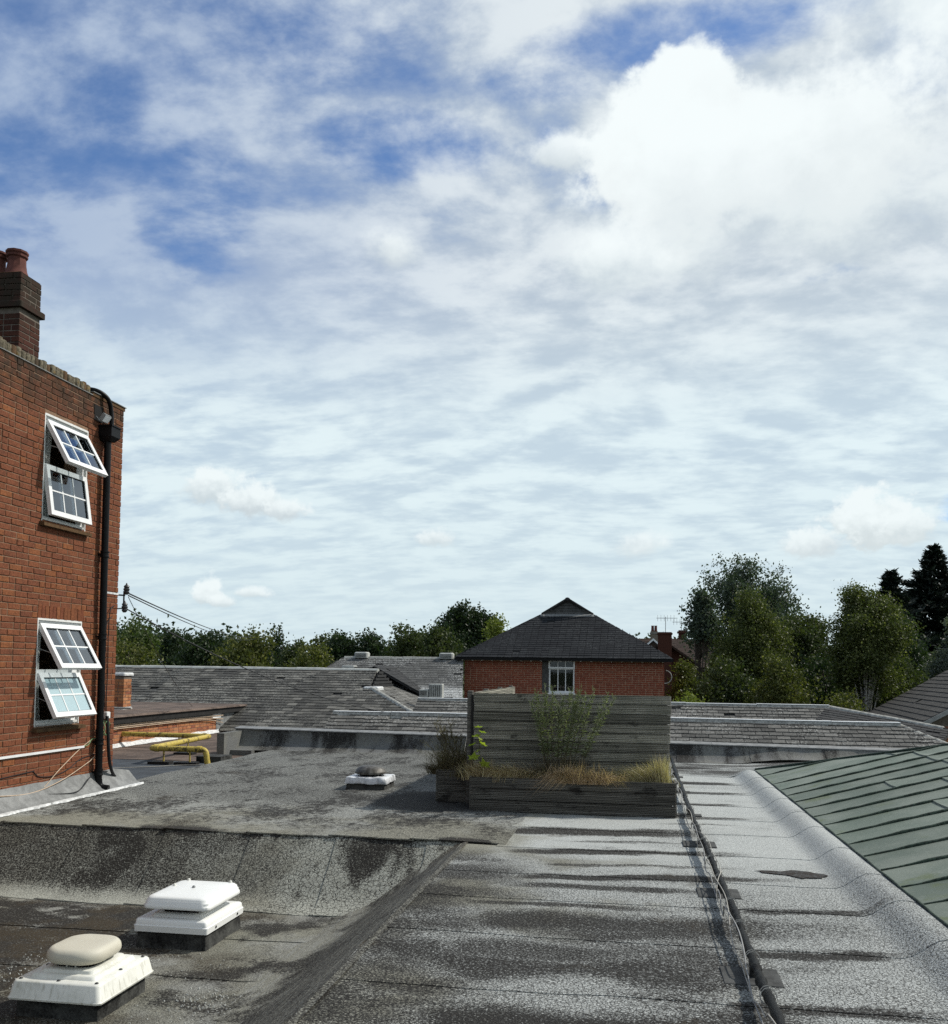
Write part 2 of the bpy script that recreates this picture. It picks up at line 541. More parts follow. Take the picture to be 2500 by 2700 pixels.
def ridge_line(parent, A, B, mat, seg=0.45, r=0.11, h=0.075, top_mat=None, name='ridge_tile', seed=1, top_w=0.05):
    """angled ridge tiles laid end to end from A to B; optional pale strip along the top, coloured as if sunlit"""
    rnd = random.Random(seed)
    A = Vector(A); B = Vector(B); T = (B - A); Lg = T.length; T.normalize()
    S = T.cross(Vector((0, 0, 1))).normalized(); Z = S.cross(T).normalized()
    n = max(1, round(Lg / seg)); sl = Lg / n
    for i in range(n):
        dz = rnd.uniform(-.006, .006); p0 = A + T * (i * sl + .003) + Z * dz; p1 = A + T * ((i + 1) * sl - .003) + Z * (dz + rnd.uniform(-.004, .004))
        prof = [(-r, -h), (-r * .55, .012), (-r * .25, .03), (r * .25, .03), (r * .55, .012), (r, -h), (r, -h - .02), (-r, -h - .02)]
        m = MB()
        m.loft([[p + S * a + Z * b for a, b in prof] for p in (p0, p1)])
        o = m.build(name, mat, parent)
        if top_mat:
            m = MB()
            prof = [(-top_w - .004, .022), (-top_w, .036), (top_w, .036), (top_w + .004, .022), (0, .02)]
            m.loft([[p + S * a + Z * b for a, b in prof] for p in (p0 - T * .002, p1 + T * .002)])
            m.build('ridge_capping', top_mat, parent)

def bez(p0, p1, p2, p3, n=12):
    p0, p1, p2, p3 = map(Vector, (p0, p1, p2, p3))
    return [p0 * (1 - t) ** 3 + p1 * 3 * t * (1 - t) ** 2 + p2 * 3 * t * t * (1 - t) + p3 * t ** 3 for t in [i / n for i in range(n + 1)]]
def sag(a, b, d, n=16):
    a, b = Vector(a), Vector(b)
    return [a.lerp(b, i / n) - Vector((0, 0, d * 4 * (i / n) * (1 - i / n))) for i in range(n + 1)]
def smooth_path(pts, per=6):
    pts = [Vector(p) for p in pts]; out = []
    for i in range(len(pts) - 1):
        a = pts[max(i - 1, 0)]; b = pts[i]; c = pts[i + 1]; d = pts[min(i + 2, len(pts) - 1)]
        for k in range(per):
            t = k / per
            out.append(0.5 * ((2 * b) + (c - a) * t + (2 * a - 5 * b + 4 * c - d) * t * t + (3 * b - a - 3 * c + d) * t ** 3))
    out.append(pts[-1])
    return out

# ------------------------------------------------------------------ materials
def plain(name, c, r=0.7, var=0.12, sc=6.0, metal=0.0, spec=0.3, bump=0.15):
    def f(s):
        n = s.noise(sc, 4, 0.6); n2 = s.noise(sc * 9, 2, 0.6)
        k = s.m('ADD', s.mr(n, 0.3, 0.7, 1 - var, 1 + var), s.mr(n2, 0.3, 0.7, -var * .5, var * .5))
        col = s.mix(1.0, c, s.comb(k, k, k), 'MULTIPLY')
        return dict(c=col, r=r, metal=metal, spec=spec, h=n2, hs=bump, hd=0.004)
    return material(name, f)

def cracks(s, scale, width, warp=0.02):
    wv = s.vm('ADD', s.pos(), s.vm('SCALE', s.vm('SUBTRACT', s.noise(scale * .8, 2, .5, out='Color'), (.5, .5, .5)), scale=warp))
    return s.mr(s.vor(scale, wv, 'DISTANCE_TO_EDGE'), 0.0, width, 1.0, 0.0)

def felt(name, kind):
    def f(s):
        x, y, z = s.sep(s.pos())
        # granules and fine blotching
        gr = s.noise(230, 2, 0.6)
        gr2 = s.noise(70, 3, 0.65)
        gr3 = s.noise(28, 3, 0.6)
        blot = s.noise(1.7, 5, 0.62)
        blot2 = s.noise(0.55, 4, 0.6)
        light = (0.40, 0.41, 0.385); dark = (0.024, 0.022, 0.019); warm = (0.27, 0.265, 0.215); brown = (0.055, 0.042, 0.024)
        cr1 = cracks(s, 25, 0.10, 0.055); cr2 = cracks(s, 44, 0.15, 0.03)
        if kind == 'right':
            wv = s.m('SUBTRACT', s.noise(1.1, 3, .5), 0.5)
            xw = s.m('ADD', x, s.m('MULTIPLY', wv, 1.4))
            yy = s.m('ADD', y, s.m('MULTIPLY', s.m('SUBTRACT', s.noise(1.0, 4, .6, s.comb(s.m('MULTIPLY', x, 1.1), s.m('MULTIPLY', y, 2.6), 0)), 0.5), 0.34))
            # water stains left behind the laps of the felt
            st = None
            for xa, ya, xb, yb, hw, k in ((-1.75, 9.97, 1.45, 10.36, .34, .95), (-1.3, 8.88, 1.6, 9.26, .19, .92), (-1.3, 7.84, 2.0, 8.26, .17, .95), (-1.3, 7.50, 1.45, 7.60, .18, .80),
                                          (-1.6, 6.45, 2.0, 6.62, .40, .82), (.5, 7.03, 2.0, 7.20, .10, .8), (.5, 6.02, 1.85, 6.10, .15, .9), (.4, 5.05, 1.9, 5.12, .13, .8),
                                          (.2, 11.36, 1.7, 11.45, .14, .7), (.3, 12.50, 1.5, 12.56, .20, .8), (.3, 13.62, 1.8, 13.70, .20, .8), (.4, 14.85, 1.9, 14.9, .26, .9), (-1.6, 5.75, 1.0, 5.85, .38, .72), (-1.4, 4.55, 1.2, 4.6, .45, .9), (-1.5, 6.95, 1.0, 6.98, .12, .75), (-1.0, 9.55, 1.2, 9.75, .07, .6), (-.9, 8.35, 1.3, 8.60, .08, .65), (.1, 10.85, 1.5, 10.95, .09, .6)):
                u = s.m('DIVIDE', s.m('SUBTRACT', xw, xa), xb - xa)
                t = s.m('DIVIDE', s.m('SUBTRACT', yy, s.m('ADD', s.m('MULTIPLY', u, yb - ya), ya)), hw)
                t = s.m('ABSOLUTE', t)
                b_ = s.m('MULTIPLY', s.mr(t, 1.0, .25, 0, k), s.m('MULTIPLY', s.mr(u, 0.0, .22), s.mr(u, 1.0, .52)))
                st = b_ if st is None else s.m('MAXIMUM', st, b_)
            bn = s.noise(1.0, 4, .55, s.comb(s.m('MULTIPLY', x, .8), s.m('MULTIPLY', y, 1.7), 0))
            near = s.m('MULTIPLY', s.mr(s.m('ADD', y, s.m('MULTIPLY', s.m('SUBTRACT', blot2, .5), 2.4)), 7.6, 6.3), s.mr(s.m('ADD', xw, s.m('MULTIPLY', y, .16)), 2.3, 1.4))
            near = s.m('MULTIPLY', near, s.mr(bn, .36, .62, .28, .80))
            far = s.m('MULTIPLY', s.mr(y, 15.4, 16.6), s.mr(bn, .35, .6, .35, .9))
            lft = s.m('MULTIPLY', s.mr(xw, -0.35, -1.3), s.m('MULTIPLY', s.mr(y, 9.4, 8.4), s.mr(bn, .34, .6, .35, .75)))
            st = s.m('MAXIMUM', s.m('MAXIMUM', st, near), s.m('MAXIMUM', far, lft))
            st = s.m('MAXIMUM', st, s.mr(blot, .50, .75, 0, .45))
            crk = s.m('ADD', s.m('MULTIPLY', s.m('MULTIPLY', cr2, .9), s.mr(y, 9.5, 7.0)), s.m('MULTIPLY', cr1, s.mr(s.noise(.8, 3), .52, .62, 0, .5)))
            wm = s.mr(s.m('SUBTRACT', blot2, s.m('MULTIPLY', x, .09)), .52, .70)
            br = s.m('MULTIPLY', s.mr(s.noise(0.75, 4, .6, s.vm('ADD', s.pos(), (3.1, 1.7, 0))), .60, .68), s.mr(xw, 1.0, .0))
            light = (0.47, 0.49, 0.47)
        elif kind == 'upper':
            st = s.m('ADD', s.mr(s.noise(1.0, 4, .6, s.comb(s.m('MULTIPLY', x, 1.5), s.m('MULTIPLY', y, .8), 2)), .30, .70, .05, .85), s.mr(s.noise(13, 5, .7), .34, .66, -.26, .34))
            yb = s.mr(s.m('ADD', y, s.m('MULTIPLY', blot, 1.6)), 12.6, 10.9, .52, .0)
            st = s.m('MAXIMUM', st, yb)
            edge = s.m('MULTIPLY', s.mr(y, 9.65, 9.2), s.mr(s.noise(.9, 4, .6), .46, .6))
            st = s.m('MAXIMUM', s.m('MULTIPLY', st, s.mr(y, 9.3, 10.2, .45, 1.0)), edge)
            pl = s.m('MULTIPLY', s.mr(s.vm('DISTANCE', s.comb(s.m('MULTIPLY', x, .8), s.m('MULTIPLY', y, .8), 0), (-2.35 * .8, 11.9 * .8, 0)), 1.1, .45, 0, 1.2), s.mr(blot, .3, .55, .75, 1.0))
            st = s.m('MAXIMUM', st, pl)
            crk = s.m('MULTIPLY', cr1, s.mr(s.m('ADD', blot2, s.mr(x, -6, -2.5, -.12, .1)), .44, .54, .0, .75))
            wm = s.mr(s.m('ADD', blot2, s.mr(y, 12, 9.3, -.2, .12)), .44, .62)
            br = s.m('MULTIPLY', s.mr(s.noise(0.9, 4, .6), .60, .70), .5)
            light = (0.34, 0.35, 0.325)
        elif kind == 'step':
            ver = s.noise(1.0, 4, .55, s.comb(s.m('MULTIPLY', x, 1.25), s.m('MULTIPLY', y, .8), 0))
            dx = s.mr(s.m('ADD', x, s.m('MULTIPLY', s.m('SUBTRACT', ver, .5), 4.5)), -2.9, -4.6, .10, .66)
            lo = s.mr(z, -.57, -.42, .35, 1.0)
            st = s.m('MULTIPLY', s.m('MAXIMUM', dx, s.mr(ver, .48, .62, 0, .85)), lo)
            top = s.m('MULTIPLY', s.mr(z, -.10, -.01), s.mr(s.noise(2.3, 4, .6), .44, .58))
            st = s.m('MAXIMUM', st, s.m('MULTIPLY', top, .95))
            crk = s.m('MULTIPLY', cr1, s.mr(s.m('ADD', x, s.m('MULTIPLY', s.m('SUBTRACT', blot, .5), 1.5)), -4.3, -3.3, .0, .95))
            wm = s.mr(blot2, .42, .6); br = 0.0
            light = (0.40, 0.41, 0.36)
        elif kind == 'floor':
            st = s.m('MAXIMUM', s.mr(blot, .44, .60, .25, .85), s.m('MULTIPLY', s.mr(x, -3.0, -4.3), s.mr(blot, .32, .5)))
            st = s.m('MULTIPLY', st, s.mr(y, 8.55, 8.1, .35, 1.0))
            crk = s.m('MULTIPLY', cr2, s.mr(blot2, .45, .6, 0, .55))
            wm = s.mr(s.noise(1.1, 4, .6), .38, .6)
            br = s.m('MULTIPLY', s.mr(s.noise(1.2, 5, .62, s.vm('ADD', s.pos(), (1.3, .2, 0))), .47, .60), s.mr(s.m('ADD', x, s.m('MULTIPLY', blot, 1.0)), -2.0, -3.2))
            light = (0.30, 0.305, 0.28)
        elif kind == 'bank':
            fst = s.m('MAXIMUM', s.mr(blot, .44, .60, .25, .85), 0.0)
            lowz = s.mr(s.m('ADD', z, s.m('MULTIPLY', s.m('SUBTRACT', blot, .5), .35)), -.33, -.54)
            strk = s.noise(1.0, 6, .72, s.comb(s.m('MULTIPLY', s.m('ADD', x, s.m('MULTIPLY', z, .3)), 44), s.m('MULTIPLY', y, 2.4), s.m('MULTIPLY', z, 22)))
            mid = s.mr(z, -.02, -.15, .8, 1.0)
            st = s.m('MAXIMUM', s.m('MULTIPLY', s.mr(strk, .34, .68, .35, .85), mid), s.mr(blot, .48, .66, .1, .7))
            st = s.m('MAXIMUM', st, s.mr(x, -1.8, -1.62, 0, .62))
            st = s.m('ADD', s.m('MULTIPLY', st, s.m('SUBTRACT', 1.0, lowz)), s.m('MULTIPLY', fst, lowz))
            crk = s.m('MULTIPLY', cr2, .2)
            wm = s.mr(strk, .6, .45, .1, .8)
            br = s.mr(s.noise(.9, 3), .55, .68, 0, .5)
            light = (0.32, 0.325, 0.295)
        else:  # parapet
            ver = s.noise(1.0, 5, .62, s.comb(s.m('MULTIPLY', x, 1.6), 0, s.m('MULTIPLY', z, .8)))
            st = s.m('MAXIMUM', s.mr(ver, .44, .62, .25, .85), s.mr(s.m('SUBTRACT', z, s.m('MULTIPLY', s.noise(2, 3), .25)), .12, .2, 0, .35))
            crk = s.m('MULTIPLY', cr2, .15)
            wm = s.mr(blot, .4, .6, 0, .4); br = 0.0
            light = (0.20, 0.205, 0.20)
        st = s.m('MINIMUM', st, 0.90)
        # mottled threshold: stains break up into granules at their edges
        stm = s.m('ADD', st, s.m('MULTIPLY', s.m('SUBTRACT', gr2, .5), s.mr(st, 0, .6, .35, 2.5)))
        stm = s.m('ADD', stm, s.m('MULTIPLY', s.m('SUBTRACT', gr3, .5), .35))
        stm = s.mr(stm, 0.14, 0.86)
        base = s.mix(wm, light, warm)
        col = s.mix(stm, base, dark)
        col = s.mix(s.m('MULTIPLY', br, s.mr(gr2, .35, .6, .3, 1.0)), col, brown)
        sp = s.m('ADD', s.mr(gr, .30, .72, .42, 1.30), s.mr(s.noise(110, 2, .7), .34, .68, -.30, .34))
        col = s.mix(1.0, col, s.comb(sp, sp, sp), 'MULTIPLY')
        col = s.mix(s.m('MULTIPLY', crk, s.mr(gr3, .3, .6, .5, 1.0)), col, (0.018, 0.017, 0.015))
        h = s.m('SUBTRACT', s.m('ADD', s.m('MULTIPLY', gr, .5), s.m('MULTIPLY', gr2, .4)), s.m('MULTIPLY', crk, 1.2))
        return dict(c=col, r=0.9, spec=0.25, h=h, hs=0.7, hd=0.006)
    return material(name, f)
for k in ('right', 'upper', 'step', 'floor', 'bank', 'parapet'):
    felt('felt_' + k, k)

def brick_mat(name, cols, dirt=0.4, dark_z=None, lichen=False):
    def f(s):
        r = s.rnd()
        c = s.ramp(r, [(i / (len(cols) - 1), q) for i, q in enumerate(cols)])
        n = s.noise(9, 4, .65); n2 = s.noise(60, 3, .6)
        c = s.mix(s.mr(n, .45, .72, 0, dirt), c, (0.045, 0.026, 0.018))
        k = s.mr(n2, .3, .7, .72, 1.25)
        c = s.mix(1.0, c, s.comb(k, k, k), 'MULTIPLY')
        x, y, z = s.sep(s.pos())
        if dark_z:
            a = s.mr(s.m('ADD', z, s.m('MULTIPLY', s.m('SUBTRACT', s.noise(2.2, 5, .65), .5), 1.2)), dark_z[0], dark_z[1])
            c = s.mix(s.m('MULTIPLY', a, s.mr(s.noise(7, 4, .6), .35, .6, .45, .95)), c, (0.035, 0.028, 0.02))
        return dict(c=c, r=.9, spec=.15, h=n2, hs=.5, hd=.004)
    return material(name, f)
RED = [(0.185, 0.066, 0.034), (0.20, 0.071, 0.036), (0.165, 0.060, 0.033), (0.215, 0.077, 0.037), (0.185, 0.066, 0.034), (0.25, 0.092, 0.038), (0.17, 0.061, 0.033), (0.195, 0.070, 0.035)]
brick_mat('brick_red', RED, .30, (4.5, 5.30))
brick_mat('brick_soldier', [(0.20, 0.075, 0.035), (0.17, 0.055, 0.028), (0.24, 0.09, 0.04)], .3)
brick_mat('brick_coping', [(0.09, 0.055, 0.03), (0.12, 0.07, 0.032), (0.06, 0.045, 0.03)], .5)
brick_mat('brick_chimney', [(0.070, 0.026, 0.018), (0.05, 0.021, 0.016), (0.088, 0.033, 0.021), (0.062, 0.025, 0.018)], .55, (5.95, 6.2))
brick_mat('brick_house', [(0.25, 0.070, 0.042), (0.275, 0.080, 0.046), (0.22, 0.064, 0.040), (0.29, 0.088, 0.048), (0.24, 0.068, 0.042)], .25)
brick_mat('brick_orange', [(0.42, 0.17, 0.075), (0.48, 0.22, 0.10), (0.33, 0.115, 0.055), (0.52, 0.25, 0.12), (0.38, 0.15, 0.07), (0.24, 0.08, 0.05)], .2)
brick_mat('brick_far', [(0.07, 0.028, 0.021), (0.085, 0.033, 0.023), (0.06, 0.026, 0.02)], .4)
plain('mortar', (0.24, 0.15, 0.095), .95, .25, 12)
plain('mortar_grey', (0.16, 0.135, 0.11), .95, .2, 12)
plain('mortar_house', (0.42, 0.28, 0.19), .95, .15, 12)

def slate_mat(name, cols, lichen, lic_col=(0.42, 0.42, 0.38), sc=1.0, patch=None):
    def f(s):
        r = s.rnd()
        c = s.ramp(r, [(i / (len(cols) - 1), q) for i, q in enumerate(cols)])
        n = s.noise(22, 4, .65); n2 = s.noise(90, 3, .6); big = s.noise(.55 * sc, 5, .6)
        l = s.m('MULTIPLY', s.mr(s.m('ADD', n, s.m('MULTIPLY', s.m('SUBTRACT', n2, .5), .5)), .52, .66), s.mr(big, .40, .62, .15, 1.0))
        if patch:
            x, y, z = s.sep(s.pos())
            l = s.m('MAXIMUM', l, s.m('MULTIPLY', s.mr(s.m('ADD', patch(s, x, y, z), s.m('MULTIPLY', s.m('SUBTRACT', big, .5), .8)), .35, .75), s.mr(n, .34, .56)))
        c = s.mix(s.m('MULTIPLY', l, lichen), c, lic_col)
        k = s.mr(n2, .3, .7, .75, 1.25)
        c = s.mix(1.0, c, s.comb(k, k, k), 'MULTIPLY')
        return dict(c=c, r=.85, spec=.15, h=n2, hs=.5, hd=.006)
    return material(name, f)
GS = [(0.052, 0.051, 0.047), (0.085, 0.084, 0.077), (0.036, 0.036, 0.034), (0.12, 0.117, 0.105), (0.062, 0.061, 0.057), (0.175, 0.17, 0.152), (0.07, 0.069, 0.063), (0.045, 0.044, 0.042)]
slate_mat('slate_grey', GS, .75)
slate_mat('slate_front', [(0.085, 0.084, 0.077), (0.13, 0.128, 0.118), (0.062, 0.061, 0.057), (0.17, 0.166, 0.152), (0.105, 0.103, 0.095)], .85, (0.46, 0.46, 0.43), 2.0)
slate_mat('slate_dark', [(0.032, 0.033, 0.034), (0.042, 0.043, 0.044), (0.026, 0.027, 0.028), (0.05, 0.05, 0.05)], .35, (.22, .23, .22), 2.0)
slate_mat('slate_house', [(0.013, 0.015, 0.018), (0.017, 0.019, 0.022), (0.011, 0.012, 0.015), (0.021, 0.023, 0.026)], .5, (.13, .14, .14), 2.2)
slate_mat('slate_pale', [(0.08, 0.08, 0.076), (0.11, 0.11, 0.104), (0.068, 0.068, 0.066)], .9, (.55, .56, .54), 1.0, lambda s, x, y, z: s.mr(z, 1.45, .75, 0, 1))
slate_mat('tile_side', [(0.062, 0.060, 0.055), (0.072, 0.069, 0.063), (0.053, 0.051, 0.048)], .35, (.24, .23, .20))
slate_mat('tile_far', [(0.045, 0.030, 0.024), (0.055, 0.036, 0.028), (0.038, 0.026, 0.021)], .4, (.16, .14, .12))
plain('roof_felt', (0.03, 0.03, 0.03), .95, .2)
plain('ridge_stone', (0.34, 0.34, 0.31), .9, .35, 14, bump=.5)
plain('ridge_pale', (0.44, 0.45, 0.42), .8, .18, 6)
plain('sunlit_cap', (0.84, 0.85, 0.83), .6, .08, 5)  # white puts the sunlight on the ridge tops into the colour
plain('lead', (0.21, 0.215, 0.21), .6, .25, 8)
plain('lead_white', (0.66, 0.67, 0.66), .55, .28, 16)
plain('white_paint', (0.80, 0.80, 0.77), .45, .07, 9)
plain('upvc', (0.84, 0.85, 0.84), .35, .05, 4)
plain('black_plastic', (0.006, 0.006, 0.0065), .42, .25, 12, spec=.14)
plain('black_tape', (0.006, 0.006, 0.006), .38, .3, 40, spec=.10, bump=.9)
plain('grey_metal', (0.30, 0.31, 0.31), .5, .2, 12, metal=.4)
plain('dark_metal', (0.075, 0.075, 0.072), .5, .35, 20, metal=.5, bump=.4)
plain('dark_hole', (0.008, 0.008, 0.008), .9, .1)
plain('cable_white', (0.40, 0.385, 0.34), .5, .15, 12)
plain('cable_grey', (0.30, 0.30, 0.29), .5, .15, 12)
plain('cable_cream', (0.55, 0.42, 0.30), .55, .15, 12)
plain('cable_green', (0.20, 0.36, 0.17), .5, .15, 12)
plain('cable_black', (0.012, 0.012, 0.013), .5, .15, 12)
plain('porcelain', (0.055, 0.06, 0.065), .3, .2, 12, spec=.5)
plain('curb_felt', (0.036, 0.037, 0.034), .9, .8, 7, bump=.7)
plain('pad_felt', (0.060, 0.062, 0.060), .9, .35, 12, bump=.5)
plain('fascia', (0.018, 0.017, 0.016), .7, .3)
plain('soil', (0.03, 0.022, 0.015), 1.0, .3, 30)
plain('terracotta', (0.12, 0.042, 0.032), .85, .22, 9)
plain('pole_wood', (0.20, 0.17, 0.13), .9, .3, 14)
plain('wall_panel', (0.075, 0.075, 0.072), .8, .3, 10)
plain('interior', (0.03, 0.028, 0.026), .95, .1)
plain('ground', (0.05, 0.065, 0.028), 1.0, .4, .3)
plain('lower_blue', (0.052, 0.060, 0.068), .85, .25, 3, bump=.4)
plain('lower_brown', (0.115, 0.085, 0.068), .95, .40, 2.2, bump=.5)
plain('concrete', (0.25, 0.24, 0.21), .95, .25, 8)
plain('bargeboard', (0.34, 0.34, 0.32), .8, .2, 6)

def f_cream(s):
    n = s.noise(7, 4, .6); n2 = s.noise(70, 2, .6)
    c = s.mix(s.mr(n, .4, .7, 0, .35), (0.58, 0.55, 0.45), (0.48, 0.45, 0.36))
    c = s.mix(s.mr(n2, .66, .74, 0, .5), c, (.35, .31, .22))
    return dict(c=c, r=.55, h=n2, hs=.1, hd=.003)
material('cowl_cream', f_cream)
def f_ventwhite(s):
    n = s.noise(5, 5, .65)
    x, y, z = s.sep(s.pos())
    run = s.noise(1.0, 4, .6, s.comb(s.m('MULTIPLY', x, 34), s.m('MULTIPLY', y, 34), s.m('MULTIPLY', z, 5)))
    c = s.mix(s.m('MULTIPLY', s.mr(n, .42, .68), .5), (0.78, 0.78, 0.71), (0.50, 0.50, 0.43))
    c = s.mix(s.m('MULTIPLY', s.mr(run, .52, .68, 0, .55), s.mr(z, -.34, -.31, 1.0, .35)), c, (.36, .35, .28))
    return dict(c=c, r=.45, spec=.35)
material('vent_weathered', f_ventwhite)
def f_vent2(s):
    n = s.noise(4, 4, .6)
    return dict(c=s.mix(s.mr(n, .45, .75, 0, .15), (0.86, 0.87, 0.84), (.66, .66, .60)), r=.35, spec=.4)
material('vent_clean', f_vent2)
def f_dome(s):
    x, y, z = s.sep(s.pos())
    n = s.noise(1.0, 5, .6, s.comb(s.m('MULTIPLY', x, 20), s.m('MULTIPLY', y, 20), s.m('MULTIPLY', z, 6)))
    c = s.mix(s.mr(n, .35, .7), (0.05, 0.046, 0.038), (0.17, 0.165, 0.15))
    return dict(c=c, r=.5, metal=.2)
material('dome_metal', f_dome)
def f_wrap(s):
    n = s.noise(10, 4, .6)
    c = s.mix(s.mr(n, .45, .7), (0.72, 0.74, 0.76), (0.40, 0.42, 0.44))
    return dict(c=c, r=.38, spec=.5, h=n, hs=.9, hd=.02)
material('foil_wrap', f_wrap)

def f_green(s):
    x, y, z = s.sep(s.pos())
    n = s.noise(1.6, 5, .6); n2 = s.noise(40, 3, .6); n3 = s.noise(120, 2, .6)
    c = s.mix(s.mr(n, .36, .66), (0.108, 0.140, 0.108), (0.172, 0.200, 0.162))
    moss = s.m('MULTIPLY', s.mr(s.noise(2.4, 4, .6), .56, .70), s.mr(x, 3.0, 2.1, .15, .8))
    c = s.mix(moss, c, (0.10, 0.13, 0.045))
    c = s.mix(s.mr(s.m('ADD', n2, s.m('MULTIPLY', n, .35)), .68, .84, 0, .35), c, (.24, .27, .22))
    k = s.mr(s.rnd(), 0, 1, .9, 1.1)
    c = s.mix(1.0, c, s.comb(k, k, k), 'MULTIPLY')
    return dict(c=c, r=.62, spec=.35, h=n3, hs=.25, hd=.003)
material('green_sheet', f_green)
def f_greenseam(s):
    n2 = s.noise(40, 3, .6)
    return dict(c=s.mix(s.mr(n2, .4, .65), (0.016, 0.028, 0.018), (0.05, 0.08, 0.055)), r=.7, h=n2, hs=.6, hd=.006)
material('green_seam', f_greenseam)

def f_wood(s):
    p = s.pos(); x, y, z = s.sep(p)
    r = s.rnd()
    g = s.noise(1.0, 6, .65, s.comb(s.m('MULTIPLY', x, .9), s.m('MULTIPLY', y, .9), s.m('ADD', s.m('MULTIPLY', z, 70), s.m('MULTIPLY', r, 90))))
    w = s.noise(2.2, 4, .62)
    stn = s.noise(1.0, 5, .62, s.comb(s.m('MULTIPLY', x, 4.5), s.m('MULTIPLY', y, 4.5), s.m('MULTIPLY', z, 7)))
    c = s.mix(s.mr(g, .3, .7), (0.13, 0.125, 0.102), (0.42, 0.40, 0.335))
    c = s.mix(s.mr(w, .4, .65, 0, .35), c, (0.10, 0.105, 0.075))
    c = s.mix(s.mr(stn, .60, .70, 0, .75), c, (0.022, 0.020, 0.017))
    k = s.mr(r, 0, 1, .75, 1.2)
    c = s.mix(1.0, c, s.comb(k, k, k), 'MULTIPLY')
    kn = s.vor(3.1, s.comb(x, y, s.m('MULTIPLY', z, 2.2)))
    c = s.mix(s.mr(kn, .08, .04, 0, .8), c, (.012, .01, .008))
    return dict(c=c, r=.88, spec=.2, h=g, hs=.5, hd=.004)
material('deck_wood', f_wood)
def f_wood_dark(s):
    x, y, z = s.sep(s.pos()); r = s.rnd()
    g = s.noise(1.0, 6, .65, s.comb(s.m('MULTIPLY', x, .9), s.m('MULTIPLY', y, .9), s.m('ADD', s.m('MULTIPLY', z, 70), s.m('MULTIPLY', r, 90))))
    stn = s.noise(1.0, 5, .62, s.comb(s.m('MULTIPLY', x, 3.5), s.m('MULTIPLY', y, 3.5), s.m('MULTIPLY', z, 7)))
    c = s.mix(s.mr(g, .3, .7), (0.050, 0.047, 0.040), (0.20, 0.19, 0.165))
    c = s.mix(s.mr(stn, .54, .68, 0, .8), c, (0.013, 0.012, 0.011))
    return dict(c=c, r=.85, spec=.25, h=g, hs=.5, hd=.004)
material('planter_wood', f_wood_dark)

def f_yellow(s):
    n = s.noise(9, 5, .65)
    c = s.mix(s.mr(s.m('ADD', n, s.m('MULTIPLY', s.m('SUBTRACT', s.noise(45, 3), .5), .4)), .54, .64), (0.52, 0.40, 0.085), (0.11, 0.085, 0.035))
    return dict(c=c, r=.6, h=n, hs=.2, hd=.004)
material('yellow_paint', f_yellow)
def f_lichen(s):
    n = s.noise(7, 5, .65); n2 = s.noise(30, 4, .65)
    c = s.mix(s.mr(n2, .35, .65), (0.055, 0.045, 0.03), (0.16, 0.14, 0.095))
    c = s.mix(s.mr(n, .58, .68, 0, .8), c, (0.17, 0.105, 0.022))
    return dict(c=c, r=.95, h=n2, hs=.8, hd=.012)
material('lichen_brick', f_lichen)

def f_glass(s):
    fr = s.n('ShaderNodeFresnel'); fr.inputs[0].default_value = 1.52
    gl = s.n('ShaderNodeBsdfGlossy'); gl.inputs['Roughness'].default_value = 0.03
    s.put(gl.inputs['Color'], (0.9, 0.95, 1.0))
    tr = s.n('ShaderNodeBsdfTransparent'); s.put(tr.inputs['Color'], (0.82, 0.86, 0.87))
    mx = s.n('ShaderNodeMixShader')
    s.put(mx.inputs[0], s.m('ADD', s.m('MULTIPLY', fr.outputs[0], 1.3), .10, clamp=True))
    s.nt.links.new(tr.outputs[0], mx.inputs[1]); s.nt.links.new(gl.outputs[0], mx.inputs[2])
    return dict(shader=mx.outputs[0])
material('glass', f_glass)
def f_glassd(s):
    fr = s.n('ShaderNodeFresnel'); fr.inputs[0].default_value = 1.45
    gl = s.n('ShaderNodeBsdfGlossy'); gl.inputs['Roughness'].default_value = 0.02
    tr = s.n('ShaderNodeBsdfTransparent'); s.put(tr.inputs['Color'], (0.7, 0.72, 0.72))
    mx = s.n('ShaderNodeMixShader'); s.put(mx.inputs[0], fr.outputs[0])
    s.nt.links.new(tr.outputs[0], mx.inputs[1]); s.nt.links.new(gl.outputs[0], mx.inputs[2])
    return dict(shader=mx.outputs[0])
material('glass_far', f_glassd)
def f_frost(s):
    df = s.n('ShaderNodeBsdfDiffuse'); s.put(df.inputs['Color'], (0.50, 0.66, 0.70))
    tl = s.n('ShaderNodeBsdfTranslucent'); s.put(tl.inputs['Color'], (0.45, 0.6, 0.64))
    gl = s.n('ShaderNodeBsdfGlossy'); gl.inputs['Roughness'].default_value = .25
    a = s.n('ShaderNodeMixShader'); a.inputs[0].default_value = .3
    s.nt.links.new(df.outputs[0], a.inputs[1]); s.nt.links.new(tl.outputs[0], a.inputs[2])
    b = s.n('ShaderNodeMixShader'); b.inputs[0].default_value = .12
    s.nt.links.new(a.outputs[0], b.inputs[1]); s.nt.links.new(gl.outputs[0], b.inputs[2])
    return dict(shader=b.outputs[0])
material('frosted_glass', f_frost)
def f_curtain(s):
    df = s.n('ShaderNodeBsdfDiffuse'); s.put(df.inputs['Color'], (0.72, 0.72, 0.68))
    tl = s.n('ShaderNodeBsdfTranslucent'); s.put(tl.inputs['Color'], (0.6, 0.6, 0.56))
    a = s.n('ShaderNodeMixShader'); a.inputs[0].default_value = .35
    s.nt.links.new(df.outputs[0], a.inputs[1]); s.nt.links.new(tl.outputs[0], a.inputs[2])
    return dict(shader=a.outputs[0])
material('curtain_cloth', f_curtain)
material('light_glass', lambda s: dict(c=(.75, .78, .8), r=.15, spec=.6))

